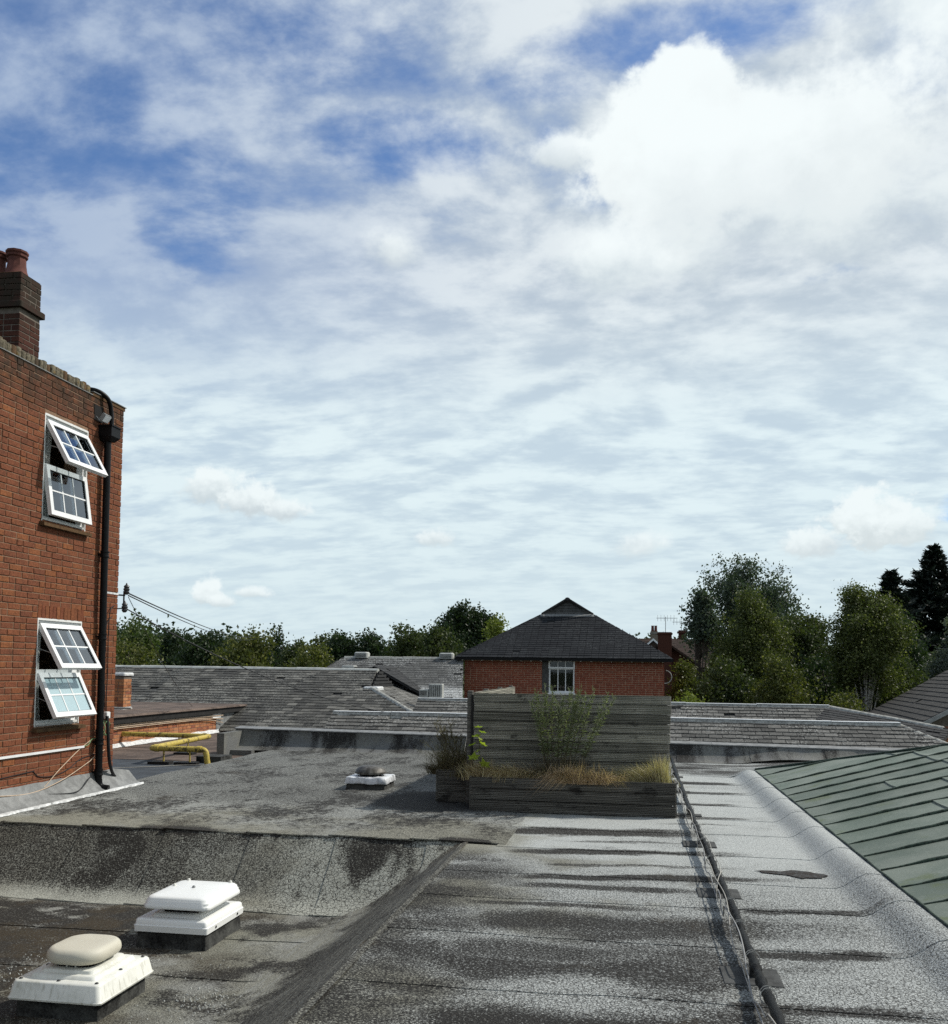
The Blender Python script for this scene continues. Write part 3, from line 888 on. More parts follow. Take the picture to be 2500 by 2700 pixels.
def leaf_mat(name, a, b, tip=None, trans=.35, rough=.55):
    def f(s):
        r = s.rnd(); big = s.noise(.45, 3, .6)
        k = s.m('ADD', s.m('MULTIPLY', r, .65), s.m('MULTIPLY', s.m('SUBTRACT', big, .5), 1.3), clamp=True)
        c = s.mix(k, a, b)
        if tip:
            c = s.mix(s.mr(r, .86, .97, 0, .8), c, tip)
        p = s.n('ShaderNodeBsdfPrincipled'); s.put(p.inputs['Base Color'], c); p.inputs['Roughness'].default_value = rough
        p.inputs['Specular IOR Level'].default_value = .3
        t = s.n('ShaderNodeBsdfTranslucent'); s.put(t.inputs['Color'], s.mix(1.0, c, (1.0, 1.15, .55), 'MULTIPLY'))
        m = s.n('ShaderNodeMixShader'); m.inputs[0].default_value = trans
        s.nt.links.new(p.outputs[0], m.inputs[1]); s.nt.links.new(t.outputs[0], m.inputs[2])
        return dict(shader=m.outputs[0])
    return material(name, f)
leaf_mat('leaf_dark', (0.016, 0.030, 0.012), (0.042, 0.066, 0.022))
leaf_mat('leaf_mid', (0.034, 0.050, 0.016), (0.092, 0.108, 0.032))
leaf_mat('leaf_olive', (0.048, 0.060, 0.014), (0.14, 0.150, 0.034), (.24, .23, .07))
leaf_mat('leaf_light', (0.040, 0.065, 0.016), (0.10, 0.13, 0.035))
leaf_mat('leaf_yellow', (0.12, 0.15, 0.025), (0.22, 0.24, 0.05))
leaf_mat('leaf_ash', (0.034, 0.052, 0.034), (0.080, 0.105, 0.070), (.17, .20, .16))
leaf_mat('leaf_birch', (0.042, 0.056, 0.014), (0.128, 0.148, 0.036), (.28, .29, .12))
leaf_mat('leaf_conifer', (0.007, 0.012, 0.008), (0.018, 0.028, 0.018), None, .1)
leaf_mat('leaf_grey', (0.07, 0.085, 0.065), (0.16, 0.18, 0.15))
leaf_mat('leaf_weed', (0.10, 0.125, 0.055), (0.25, 0.28, 0.15), (.42, .44, .33))
leaf_mat('leaf_sapling', (0.26, 0.33, 0.05), (0.44, 0.48, 0.09), None, .5)
leaf_mat('grass_dry', (0.28, 0.21, 0.12), (0.66, 0.53, 0.33), (.82, .75, .55))
leaf_mat('grass_rust', (0.34, 0.235, 0.14), (0.66, 0.49, 0.32), (.8, .66, .48))
leaf_mat('grass_green', (0.30, 0.25, 0.13), (0.60, 0.51, 0.31), (.82, .75, .5))
leaf_mat('weed_dead', (0.09, 0.072, 0.042), (0.22, 0.18, 0.105), (.36, .34, .19))
plain('bark', (0.075, 0.062, 0.048), .95, .35, 12)
def f_birchbark(s):
    x, y, z = s.sep(s.pos())
    n = s.noise(1.0, 4, .6, s.comb(s.m('MULTIPLY', x, 6), s.m('MULTIPLY', y, 6), s.m('MULTIPLY', z, 16)))
    return dict(c=s.mix(s.mr(n, .52, .6), (.42, .40, .36), (.05, .045, .04)), r=.9)
material('birch_bark', f_birchbark)
plain('weed_stem', (0.075, 0.065, 0.035), .9, .3, 30)

# ------------------------------------------------------------------ ground
g = MB(); g.add([(-1500, -1500, -3.3), (1500, -1500, -3.3), (1500, 1500, -3.3), (-1500, 1500, -3.3)], [(0, 1, 2, 3)])
structure(g.build('ground', 'ground'))

# ------------------------------------------------------------------ the felted flat roof, laid sheet by sheet
def sm(t):
    t = min(max(t, 0.0), 1.0)
    return t * t * (3 - 2 * t)
def und(x, y):
    return (0.0035 * math.sin(2.1 * x + 1.3 * math.sin(1.7 * y)) + 0.003 * math.sin(3.7 * y + .8 * x)
            + 0.0015 * math.sin(9 * y + 4 * math.sin(2 * x)))
def z_right(x, y):
    z = und(x, y) * sm((2.0 - x) * 3)
    return z + 0.125 * sm((x - 1.60) / 0.25) - 0.018 * sm((x - 1.90) / .12)
def z_upper(x, y):
    return und(x, y)
def z_sunk(x, y):
    # broad sloping cant on the far side and on the right, easing out into the floor
    def ramp(t):
        t = max(t, 0.0)
        if t < 0.78: return t * 1.06
        return min(1.0, 0.8268 + 0.1732 * (1 - (1 - min((t - .78) / .42, 1)) ** 2))
    ty = ramp((9.22 - y) / 0.74); tx = ramp((-1.60 - x) / 0.92)
    k = 0.30
    h = min(ty, tx); d = abs(ty - tx)
    if d < k: h -= (k - d) ** 2 / (4 * k) * min(1.0, h * 2.0)
    h = max(h, 0.0) if min(ty, tx) > 0 else min(ty, tx)
    return -0.6 * h + und(x * 1.3, y * 1.1) * 1.2 * min(1, max(h, 0) * 3)

flat_roof = bpy.data.objects.new('flat_roof', None); COL.objects.link(flat_roof); structure(flat_roof)
def sheet(x0, x1, y0, y1, nx, ny, zf, mat, lift, thick=0.006, wob=0.006, seed=0, skirt=('y0',), name='felt_sheet', parent=None):
    """one strip of felt: top follows zf, with a free edge of its own thickness"""
    rnd = random.Random(seed)
    ph = [rnd.uniform(0, 6.3) for _ in range(4)]
    mb = MB(); vs = []
    for j in range(ny + 1):
        for i in range(nx + 1):
            y = y0 + (y1 - y0) * j / ny
            xa = x0(y) if callable(x0) else x0
            x = xa + (x1 - xa) * i / nx
            if j == 0: y += wob * (math.sin(5 * x + ph[0]) + .6 * math.sin(13 * x + ph[1]))
            if i == 0: x += wob * (math.sin(5 * y + ph[2]) + .6 * math.sin(11 * y + ph[3]))
            l = lift(i / nx, j / ny)
            vs.append((x, y, zf(x, y) + l))
    fs = [(j * (nx + 1) + i, j * (nx + 1) + i + 1, (j + 1) * (nx + 1) + i + 1, (j + 1) * (nx + 1) + i) for j in range(ny) for i in range(nx)]
    mb.add(vs, fs)
    def skirt_edge(idx):
        top = [vs[k] for k in idx]; bot = [(p[0], p[1], p[2] - thick * 2.2) for p in top]
        n = len(top)
        mb.add(top + bot, [(k, k + 1, n + k + 1, n + k) for k in range(n - 1)])
    W = nx + 1
    if 'y0' in skirt: skirt_edge([i for i in range(W)][::-1])
    if 'y1' in skirt: skirt_edge([ny * W + i for i in range(W)])
    if 'x0' in skirt: skirt_edge([j * W for j in range(ny + 1)])
    if 'x1' in skirt: skirt_edge([j * W + nx for j in range(ny + 1)][::-1])
    o = mb.build(name, mat, parent or flat_roof, smooth=30)
    return o
near_lap = lambda u, v: 0.0045 * (1 - v)
# right-hand part: strips running across the fall
seams = [1.7, 2.85, 4.0, 5.08, 6.11, 7.08, 7.97, 9.1, 10.25, 11.31, 12.44, 13.56, 14.78, 15.9, 17.1, 18.3]
for i in range(len(seams) - 1):
    a, b = seams[i], seams[i + 1] + 0.06
    x0 = -1.62 if a < 9.0 else -1.27
    if b < 9.3 and b > 9.1: pass
    x1 = 2.06 if a < 15.5 else 6.3
    zf = z_right if a < 15.5 else (lambda x, y: und(x, y) * .5 + (0.125 * sm((x - 1.60) / 0.25)) * (1 - sm((y - 15.9) / .9)) + 0.06 * max(0.0, x - 1.85) * sm((y - 15.5) / 1.2))
    sheet(x0, x1, a, b, 64, 14, zf, 'felt_right', near_lap, seed=i, skirt=('y0', 'x0'))
# deck under everything so no gap shows
dk = MB(); dk.box(-1.55, 2.2, 1.5, 18.9, -.45, -.03); dk.box(-7.08, -1.56, 9.3, 18.9, -.45, -.03); dk.box(-9, -1.6, 1.0, 9.3, -1.2, -.66)
dk.build('deck', 'roof_felt', flat_roof)
# upper-left part: strips running away from the viewer
xs = [-7.12, -6.55, -5.65, -4.75, -3.85, -2.98, -2.15, -1.24]
for i in range(len(xs) - 1):
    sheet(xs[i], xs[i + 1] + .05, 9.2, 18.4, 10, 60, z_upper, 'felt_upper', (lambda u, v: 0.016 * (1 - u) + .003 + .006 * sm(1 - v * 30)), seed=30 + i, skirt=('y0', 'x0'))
# sloping step down to the sunken part
xs = [-9.0, -7.6, -6.6, -5.62, -4.7, -3.78, -2.88, -1.97, -1.64]
for i in range(len(xs) - 1):
    sheet(xs[i], xs[i + 1] + .04, 8.36, 9.26, 12, 22, z_sunk, 'felt_step', (lambda u, v: 0.013 * (1 - u) + .004), seed=50 + i, skirt=('y0', 'x0'))
# floor of the sunken part
ys = [1.2, 2.3, 3.4, 4.5, 5.55, 6.55, 7.5, 8.40]
for i in range(len(ys) - 1):
    sheet(-9.0, -2.25, ys[i], ys[i + 1] + .03, 40, 10, z_sunk, 'felt_floor', (lambda u, v: 0.007 * (1 - v)), seed=70 + i, skirt=('y0',))
# bank that drops from the right-hand roof into the sunken part
sheet(lambda y: max(-2.66 - .05 * math.sin(y * 3), -1.60 - .92 * max((9.22 - y) / .74, 0) - .03 - .02 * math.sin(y * 5)), -1.56, 1.2, 9.22, 26, 120, z_sunk, 'felt_bank', (lambda u, v: 0.010 * sm(u * 8) + .0045 * (u < .97)), seed=90, skirt=(), wob=0)
# puddle left in a low spot
def blob(cx, cy, pts, z, mat, name, parent):
    mb = MB(); mb.add([(cx + a, cy + b, z) for a, b in pts], [tuple(range(len(pts)))])
    return mb.build(name, mat, parent)
material('puddle_wet', lambda s: dict(c=(0.020, 0.014, 0.010), r=s.mr(s.noise(30, 3), .35, .6, .35, .8), spec=.2))
pts = []
for k in range(44):
    a = 2 * math.pi * k / 44
    r = 1 + .10 * math.sin(3 * a + 1) + .06 * math.sin(7 * a) + .04 * math.sin(13 * a + 2)
    x = .24 * r * math.cos(a); y = .14 * r * math.sin(a) * (1.15 if x > 0 else .45) - .04 * math.cos(a)
    pts.append((x + (0.03 if x > 0 else -.04), y))
blob(1.33, 8.42, pts, .0105, 'puddle_wet', 'puddle', flat_roof)
blob(2.02 - .32, 6.05, [(a * .22, b * .25) for a, b in pts], .013, 'puddle_wet', 'puddle', flat_roof)
# round gully hole by the roof vent
gm = MB(); gm.lathe((-2.98, 6.72, -.592), [(.075, 0), (.07, .012), (.055, .011), (.045, .004)], 18, 1.3, 1.0)
gm.build('gully', 'curb_felt', flat_roof, smooth=40)
gm = MB(); gm.lathe((-2.98, 6.72, -.5935), [(.05, 0.0), (.05, .008)], 18, 1.3, 1.0); gm.build('gully_hole', 'dark_hole', flat_roof)
# grit and pale chips washed into the hollow
grit = MB(); rg = random.Random(4)
for k in range(900):
    c = rg.choice([(-3.9, 6.75, .75, .30), (-2.75, 6.1, .32, .30), (-2.75, 5.55, .38, .35), (-4.4, 6.3, .6, .5), (-3.3, 5.25, .5, .25)])
    x = c[0] + rg.gauss(0, c[2] * .5); y = c[1] + rg.gauss(0, c[3] * .5); r = rg.uniform(.0025, .0075)
    z = z_sunk(x, y) + .006
    if x > -2.4 or -3.95 < x < -3.2 and (5.5 < y < 6.35 or 7.1 < y < 7.95): continue
    a = rg.uniform(0, 6)
    grit.hexa([(x + r * math.cos(a + q), y + r * math.sin(a + q), z - .003) for q in (0, 1.5, 3.1, 4.6)], [(x + .6 * r * math.cos(a + q), y + .6 * r * math.sin(a + q), z + r * .7) for q in (0, 1.5, 3.1, 4.6)])
go = grit.build('grit', 'ridge_pale', None, kind='stuff')
go['label'] = 'pale grit and chips scattered over the sunken felt'

# ------------------------------------------------------------------ felted upstand along the back of the flat roof
pw = thing('parapet_wall', 'low felt-covered upstand wall along the back of the flat roof', 'wall', (-3.5, 18.6, 0))
def ptop(x): return 0.405 - 0.0095 * (x + 8.2)
prof = lambda x: [(18.18, .002), (18.30, .015), (18.42, .06), (18.52, .14), (18.58, .24), (18.60, ptop(x) - .02), (18.62, ptop(x))]
px = [-8.05, -7.25, -5.9, -4.55, -3.2, -1.85, -.5, .85, 2.2, 3.55, 4.9, 6.3]
for i in range(len(px) - 1):
    a, b = px[i] - (.0 if i else 0), px[i + 1] + .04
    mb = MB(); n = 8; rows = []
    for k in range(n + 1):
        x = a + (b - a) * k / n; l = .008 * (1 - k / n)
        rise = 0.10 * sm((x - 1.7) / 1.2)
        rows.append([(x, y - l + und(x * 3, z * 9) * 1.5, max(z, 0) + (rise * (1 - min(z / .3, 1))) + (l if z < .1 else 0)) for y, z in prof(x)])
    m = len(rows[0])
    mb.add([p for r in rows for p in r], [(k * m + j, (k + 1) * m + j, (k + 1) * m + j + 1, k * m + j + 1) for k in range(n) for j in range(m - 1)])
    mb.build('felt_sheet', 'felt_parapet', pw, smooth=40)
mb = MB(); mb.hexa([(-8.05, 18.60, -.3), (6.3, 18.60, -.3), (6.3, 18.86, -.3), (-8.05, 18.86, -.3)], [(-8.05, 18.60, ptop(-8.05) - .004), (6.3, 18.60, ptop(6.3) - .004), (6.3, 18.86, ptop(6.3) - .004), (-8.05, 18.86, ptop(-8.05) - .004)])
mb.build('core', 'felt_parapet', pw)
for i in range(9):
    a = -8.08 + i * 1.6; b = a + 1.595
    mb = MB(); mb.hexa([(a, 18.585, ptop(a) - .012), (b, 18.585, ptop(b) - .012), (b, 18.88, ptop(b) + .012), (a, 18.88, ptop(a) + .012)],
                       [(a, 18.585, ptop(a) + .008), (b, 18.585, ptop(b) + .008), (b, 18.88, ptop(b) + .034), (a, 18.88, ptop(a) + .034)])
    mb.build('capping', 'lead', pw)
mb = MB(); mb.box(-8.05, -7.9, 17.7, 18.62, -.2, .36); mb.box(-8.0, -7.45, 18.0, 18.15, -.25, .012); mb.build('return_end', 'felt_parapet', pw)

# ------------------------------------------------------------------ green sheet-metal roof on the right
gr = thing('green_roof', 'green sheet roof with rolled seams rising beside the grey felt', 'roof', (3.5, 9, 0))
SL = 0.27
def gz(x): return 0.125 + SL * (x - 2.0)
gs = [15.85, 14.99, 13.92, 13.25, 12.68, 12.08, 11.49, 10.9, 10.34, 9.76, 9.24, 8.66, 8.08, 7.49, 6.97, 6.4, 5.82, 5.25, 4.68, 4.1, 3.5, 2.9, 2.3, 1.7]
def green_xmax(y):
    return 7.0 if y < 11.5 else max(2.05, 2.0 + (15.9 - y) / 0.90)
rj = random.Random(5)
for i in range(len(gs) - 1):
    y1, y0 = gs[i], gs[i + 1]
    cuts = [2.0]
    x = 2.0 + rj.uniform(.9, 1.9)
    lim = min(green_xmax(y0), 7.0)
    while x < lim:
        cuts.append(x); x += rj.uniform(1.2, 2.0)
    cuts.append(lim)
    for k in range(len(cuts) - 1):
        a, b = cuts[k], cuts[k + 1]
        mb = MB()
        def xc(q, yy): return max(min(q, green_xmax(yy)), 2.0)
        n = 8; vs = []
        for j in range(5):
            yy = y0 + .012 + (y1 - y0 - .024) * j / 4
            for q in range(n + 1):
                xx = xc(a, yy) + (xc(b, yy) - xc(a, yy)) * q / n
                pan = .010 * (2 * abs(j / 4 - .5)) ** 2 + .004 * math.sin(4 * xx + i) * math.sin(math.pi * j / 4)
                vs.append((xx - (.035 if q == 0 and k == 0 else .0) - (.02 if q == 0 and k else 0), yy, gz(xx) + pan + (.010 if q == 0 and k else 0) - (.004 if q == 0 and k == 0 else 0)))
        mb.add(vs, [(j * (n + 1) + q, j * (n + 1) + q + 1, (j + 1) * (n + 1) + q + 1, (j + 1) * (n + 1) + q) for j in range(4) for q in range(n)])
        if k:   # welt along the lower edge of an upper sheet
            e = [vs[j * (n + 1)] for j in range(5)]
            mb.add([(p[0], p[1], p[2] + .001) for p in e] + [(p[0] - .004, p[1], p[2] - .014) for p in e], [(q, q + 1, 5 + q + 1, 5 + q) for q in range(4)])
        mb.build('metal_sheet', 'green_sheet', gr, smooth=30)
for i, y in enumerate(gs):
    lim = min(green_xmax(y), 7.0)
    if lim - 2 < .1: continue
    pts = []; n = max(3, int((lim - 1.96) / .12))
    for k in range(n + 1):
        x = 1.97 + (lim - 1.97) * k / n
        pts.append((x, y + .006 * math.sin(7 * x + i) + .003 * math.sin(23 * x), gz(x) + .016 + .004 * math.sin(17 * x + i)))
    r = [.008 + .009 * sm((p[0] - 2.0) / .5) for p in pts]
    mb = MB(); mb.tube(pts, r, 7); mb.build('rolled_seam', 'green_seam', gr, smooth=60)
mb = MB(); mb.add([(1.99, 1.5, .06), (7, 1.5, gz(7) - .03), (7, 11.5, gz(7) - .03), (2.0, 15.9, .06)], [(0, 1, 2, 3)])
mb.build('boarding', 'fascia', gr)
vp = [(2.0 + (15.9 - y) / .9, y, gz(2.0 + (15.9 - y) / .9) + .012) for y in [15.92 - .25 * k for k in range(18)]]
mb = MB(); mb.tube(vp, .022, 7); mb.build('verge_roll', 'green_seam', gr, smooth=60)
mb = MB(); mb.tube([(1.965, 1.7 + .2 * k, .128 + .004 * math.sin(k * 1.7)) for k in range(71)], .010, 6); mb.build('eaves_welt', 'green_seam', gr, smooth=60)
# far skirt of felt rising beside the verge
mb = MB(); mb.add([(2.1, 15.95, .0), (7.0, 11.2, .0), (7.0, 18.4, .0), (2.1, 18.4, .0)], [(0, 1, 2, 3)])
mb.build('felt_apron', 'felt_parapet', flat_roof)

# ------------------------------------------------------------------ lagged pipe on pads, with loose cables
rp = random.Random(9)
pipe = thing('lagged_pipe', 'long pipe wrapped in black tape running along the grey felt', 'pipe', (.69, 10, 0))
n = 520; pts = []; rad = []
for k in range(n + 1):
    y = 3.4 + 15.0 * k / n
    pts.append((.675 + .006 * math.sin(1.1 * y) + .05 * sm((y - 12) / 6), y, .105 + .010 * math.sin(y * 2.9 + 1) + .006 * math.sin(y * 7)))
    rad.append(.0255 + .0045 * math.sin(y * 62) * (.5 + .5 * math.sin(y * 5.1)) + .003 * math.sin(y * 23 + 2) + rp.uniform(-.0015, .0015))
mb = MB(); mb.tube(pts, rad, 12); mb.build('lagging', 'black_tape', pipe, smooth='all')
for i, y in enumerate([4.05, 4.9, 5.55, 6.2, 6.75, 7.6, 8.3, 9.1, 10.0, 11.2, 12.6, 14.0]):
    k = (y - 3.4) / 15 * n; c = pts[int(k)]
    for q in range(2):
        yy = y + .035 * q
        mb = MB(); mb.tube([(c[0] + .0405 * math.cos(t), yy + .02 * math.sin(t), c[2] + .0405 * math.sin(t)) for t in [j * .52 for j in range(13)]], .0022, 5)
        mb.build('cable_tie', 'cable_white', pipe)
for i, (y, w) in enumerate([(3.6, .3), (5.54, .31), (7.54, .31), (9.62, .31), (11.53, .16), (13.7, .16), (15.6, .16)]):
    p = thing('support_pad', ['square felt pad under the pipe at the bottom edge', 'square grey felt pad under the pipe, nearest whole one', 'dark felt pad under the pipe, second from the front', 'narrow dark felt pad under the pipe beyond the puddle', 'thin felt pad under the pipe beside the planter corner', 'small pad under the pipe behind the planter', 'small pad under the far end of the pipe'][i], 'pad', (.66, y, 0), 'felt pads under the pipe')
    mb = MB(); mb.cbox(.505 + (.02 if i > 3 else 0), .82, y - w / 2, y + w / 2, .004, .016, .003)
    mb.build('pad', 'pad_felt', p)
    mb = MB(); mb.cbox(.655, .70, y - .025, y + .025, .016, .078, .006); mb.build('chock', 'curb_felt', p)
def loose_cable(name, label, mat, r, off, amp, phase, y0, y1, group=None):
    pts = []
    m = int((y1 - y0) / .06)
    for k in range(m + 1):
        y = y0 + (y1 - y0) * k / m
        x = .675 + off + amp * math.sin(y * 1.9 + phase) + .5 * amp * math.sin(y * 4.7 + 2 * phase)
        z = .05 + .035 * math.sin(y * 3.1 + phase) + .02 * math.sin(y * 8 + phase)
        dx = x - .675
        if abs(dx) < .045: z = max(z, .105 + math.sqrt(max(.0, .045 ** 2 - dx * dx)))
        pts.append((x, y, max(z, r + .022)))
    mb = MB(); mb.tube(pts, r, 6)
    o = mb.build(name, mat, None, smooth='all')
    return tag(o, label, 'cable')
loose_cable('loose_cable', 'white cable weaving along the left side of the lagged pipe', 'cable_white', .0038, -.042, .014, .4, 3.5, 17.9)
loose_cable('loose_cable', 'pale grey cable crossing over the black pipe wrapping', 'cable_grey', .0045, -.045, .011, 2.4, 3.5, 17.6)
loose_cable('loose_cable', 'thin white cable looping right of the pipe near the puddle', 'cable_white', .0036, .0, .045, 4.35, 6.9, 9.6)

# ------------------------------------------------------------------ roof vents
FZ = -0.600
def vent_near():
    cx, cy = -3.575, 5.90
    t = thing('roof_vent', 'cream domed roof vent on a weathered white plinth, nearest corner', 'vent', (cx, cy, FZ))
    mb = MB(); mb.rrect(cx, cy, [(.30, .315, .01, FZ - .02), (.285, .30, .01, FZ + .02), (.28, .295, .01, FZ + .20)], 2); mb.build('upstand', 'curb_felt', t, smooth=40)
    mb = MB(); mb.rrect(cx, cy, [(.322, .345, .03, FZ + .172), (.325, .348, .03, FZ + .183), (.318, .341, .03, FZ + .192), (.300, .323, .03, FZ + .275), (.292, .315, .03, FZ + .285), (.235, .258, .03, FZ + .288), (.225, .248, .03, FZ + .308), (.215, .238, .03, FZ + .312), (.19, .21, .04, FZ + .312), (.183, .203, .04, FZ + .330), (.17, .19, .05, FZ + .334)], 5)
    mb.build('flange', 'vent_weathered', t, smooth=50)
    mb = MB(); mb.rrect(cx, cy, [(.44, .47, .03, FZ - .01), (.43, .46, .03, FZ + .011), (.33, .35, .02, FZ + .013), (.295, .31, .01, FZ + .022)], 3); mb.build('felt_dressing', 'felt_floor', t, smooth=40)
    for sx in (-1, 0, 1):
        for sy in (-1, 0, 1):
            if sx or sy:
                mb = MB(); mb.lathe((cx + sx * .262, cy + sy * .285, FZ + .284), [(.012, 0), (.012, .006), (.008, .010), (.001, .011)], 10); mb.build('screw_cap', 'dark_metal', t, smooth=50)
    mb = MB(); mb.rrect(cx, cy, [(.135, .15, .06, FZ + .33), (.125, .14, .06, FZ + .36)], 6); mb.build('throat', 'dark_hole', t, smooth=60)
    for k in range(14):
        a = 2 * math.pi * k / 14
        mb = MB(); mb.box(cx + .138 * math.cos(a) - .006, cx + .138 * math.cos(a) + .006, cy + .15 * math.sin(a) - .006, cy + .15 * math.sin(a) + .006, FZ + .33, FZ + .357); mb.build('louvre', 'vent_weathered', t)
    pr = []
    for k in range(13):
        a = -math.pi / 2 + math.pi * k / 12
        rr = .155 + .045 * math.cos(a) if k else .155
        pr.append((rr, rr * 1.12, min(.105 + .045 * math.cos(a), rr - .005), FZ + .400 + (.052 if a > 0 else .047) * math.sin(a)))
    pr += [(.10, .112, .07, FZ + .455), (.03, .034, .02, FZ + .456)]
    mb = MB(); mb.rrect(cx, cy, pr, 7); mb.build('cowl', 'cowl_cream', t, smooth='all')
vent_near()
def vent_white():
    cx, cy = -3.60, 7.50
    t = thing('roof_vent', 'clean white square roof vent with a raised flat lid', 'vent', (cx, cy, FZ))
    mb = MB(); mb.rrect(cx, cy, [(.33, .38, .01, FZ - .02), (.30, .35, .01, FZ + .02), (.285, .335, .01, FZ + .20)], 2); mb.build('upstand', 'curb_felt', t, smooth=40)
    mb = MB(); mb.rrect(cx, cy, [(.312, .362, .02, FZ + .175), (.314, .364, .02, FZ + .222), (.306, .356, .02, FZ + .228), (.302, .352, .022, FZ + .262), (.296, .346, .03, FZ + .270), (.22, .27, .03, FZ + .272), (.205, .255, .03, FZ + .292), (.16, .21, .03, FZ + .296)], 4)
    mb.build('flange', 'vent_clean', t, smooth=45)
    mb = MB(); mb.rrect(cx, cy, [(.46, .52, .03, FZ - .01), (.45, .51, .03, FZ + .011), (.345, .395, .02, FZ + .013), (.31, .36, .01, FZ + .022)], 3); mb.build('felt_dressing', 'felt_floor', t, smooth=40)
    for yy in (cy - .20, cy + .22):
        mb = MB(); mb.tube([(cx + .31, yy, FZ + .20), (cx + .319, yy, FZ + .20)], .010, 8); mb.build('screw_cap', 'dark_metal', t)
    mb = MB(); mb.rrect(cx, cy, [(.15, .19, .03, FZ + .29), (.15, .19, .03, FZ + .375)], 4); mb.build('throat', 'dark_hole', t)
    lx, ly, z0 = cx + .02, cy, FZ + .35
    mb = MB(); mb.rrect(lx, ly, [(.262, .315, .05, z0), (.280, .333, .055, z0), (.283, .336, .055, z0 + .006), (.281, .334, .055, z0 + .028), (.274, .327, .055, z0 + .034), (.273, .326, .055, z0 + .052), (.266, .319, .055, z0 + .058), (.263, .316, .055, z0 + .074), (.250, .303, .06, z0 + .088), (.225, .278, .06, z0 + .093), (.10, .12, .05, z0 + .100), (.02, .02, .01, z0 + .101)], 6)
    mb.build('lid', 'vent_clean', t, smooth=50)
    for dx, dy, dz in ((.0, -.0, .100), (-.20, .06, .094), (-.18, .28, .090), (.20, .28, .090)):
        mb = MB(); mb.lathe((lx + dx, ly + dy, z0 + dz), [(.014, 0), (.014, .010), (.009, .018), (.001, .019)], 10); mb.build('fixing_bolt', 'vent_weathered' if dx else 'grey_metal', t, smooth=50)
vent_white()
def vent_dome():
    cx, cy = -3.62, 13.05
    t = thing('roof_vent', 'dark metal dome vent on a foil-wrapped box mid roof', 'vent', (cx, cy, 0))
    mb = MB(); mb.rrect(cx, cy, [(.30, .30, .01, -.02), (.275, .275, .01, .02), (.27, .27, .01, .13)], 2); mb.build('upstand', 'curb_felt', t, smooth=40)
    rings = []
    rr = random.Random(3)
    for z, e in ((.09, .300), (.10, .303), (.155, .290), (.172, .282), (.176, .20), (.18, .15)):
        ring = []
        for k in range(48):
            a = 2 * math.pi * k / 48
            q = e / max(abs(math.cos(a)), abs(math.sin(a)))
            q = min(q, e * 1.36)
            w = rr.uniform(-.006, .006)
            ring.append((cx + (q + w) * math.cos(a), cy + (q + w) * math.sin(a), z + rr.uniform(-.006, .006)))
        rings.append(ring)
    mb = MB(); mb.loft(rings); mb.build('foil_skirt', 'foil_wrap', t, smooth=60)
    mb = MB(); mb.lathe((cx, cy, .17), [(.15, 0), (.15, .05), (.135, .06), (.13, .09)], 24); mb.build('throat', 'dark_hole', t, smooth=40)
    mb = MB(); mb.lathe((cx, cy, .205), [(.205, .0), (.222, .003), (.225, .014), (.222, .03), (.215, .036), (.205, .058), (.175, .085), (.13, .103), (.07, .114), (.001, .117)], 36); mb.build('dome', 'dome_metal', t, smooth=50)
vent_dome()

# ------------------------------------------------------------------ timber planters, screens and what grows in them
def deck_board(x0, x1, y, z0, z1, mat, parent, axis='x', name='board', th=.026, groove=8, flip=-1):
    """grooved decking board standing on edge: profile in (depth, z), extruded along its length"""
    prof = [(0, z0)]
    h = z1 - z0
    for k in range(groove):
        a = z0 + h * (k + .18) / groove; b = z0 + h * (k + .42) / groove; c = z0 + h * (k + .58) / groove; d = z0 + h * (k + .82) / groove
        prof += [(0, a), (.012, b), (.012, c), (0, d)]
    prof += [(0, z1), (th, z1), (th, z0)]
    mb = MB()
    if axis == 'x':
        mb.loft([[(xx, y - flip * p * -1 if False else y + p, z) for p, z in prof] for xx in (x0, x1)])
    else:
        mb.loft([[(y - p, xx, z) for p, z in prof] for xx in (x0, x1)])
    return mb.build(name, mat, parent)
PY = 11.28
pl = thing('timber_planter', 'long dark grooved-timber planter box full of dry grass', 'planter', (-.7, 11.5, 0))
for k in range(3):
    deck_board(-1.905, .515, PY + .002 * k, .012 + k * .134, .012 + k * .134 + .122, 'planter_wood', pl, groove=6)
    for xx, nm in ((-1.90, 1), (.512, -1)):
        mb = MB(); mb.box(xx - .013, xx + .013, PY + .028, PY + .40, .014 + k * .134, .012 + k * .134 + .125); mb.build('end_board', 'planter_wood', pl)
mb = MB(); mb.box(-1.88, .49, PY + .37, PY + .395, .012, .40); mb.build('back_board', 'planter_wood', pl)
mb = MB(); mb.box(-1.885, .495, PY + .03, PY + .37, .25, .365); mb.build('soil', 'soil', pl)
mb = MB(); mb.box(-1.89, .50, PY + .03, PY + .39, .0, .02); mb.build('base_rail', 'fascia', pl)
sc = thing('timber_screen', 'grey weathered decking-board screen standing behind the long planter', 'screen', (-.7, 11.75, 0))
SY = 11.70
for k in range(11):
    z0 = .135 + k * .1155
    dx = .004 * math.sin(k * 2.3)
    deck_board(-1.935 + dx, .438 + .004 * k + dx, SY + .0015 * math.sin(k * 1.7), z0, z0 + .105, 'deck_wood', sc, groove=5)
for xx in (-1.90, -.75, .40):
    mb = MB(); mb.cbox(xx - .035, xx + .035, SY + .03, SY + .10, .0, 1.38, .006); mb.build('post', 'planter_wood', sc)
mb = MB(); mb.box(-1.93, .43, SY + .0275, SY + .0295, .14, 1.39); mb.build('added_dark_backing', 'fascia', sc)  # dark sheet added to stop light showing through the board gaps
s2 = thing('timber_screen', 'pale side screen running back from the left end of the timber screen', 'screen', (-1.95, 14, 0))
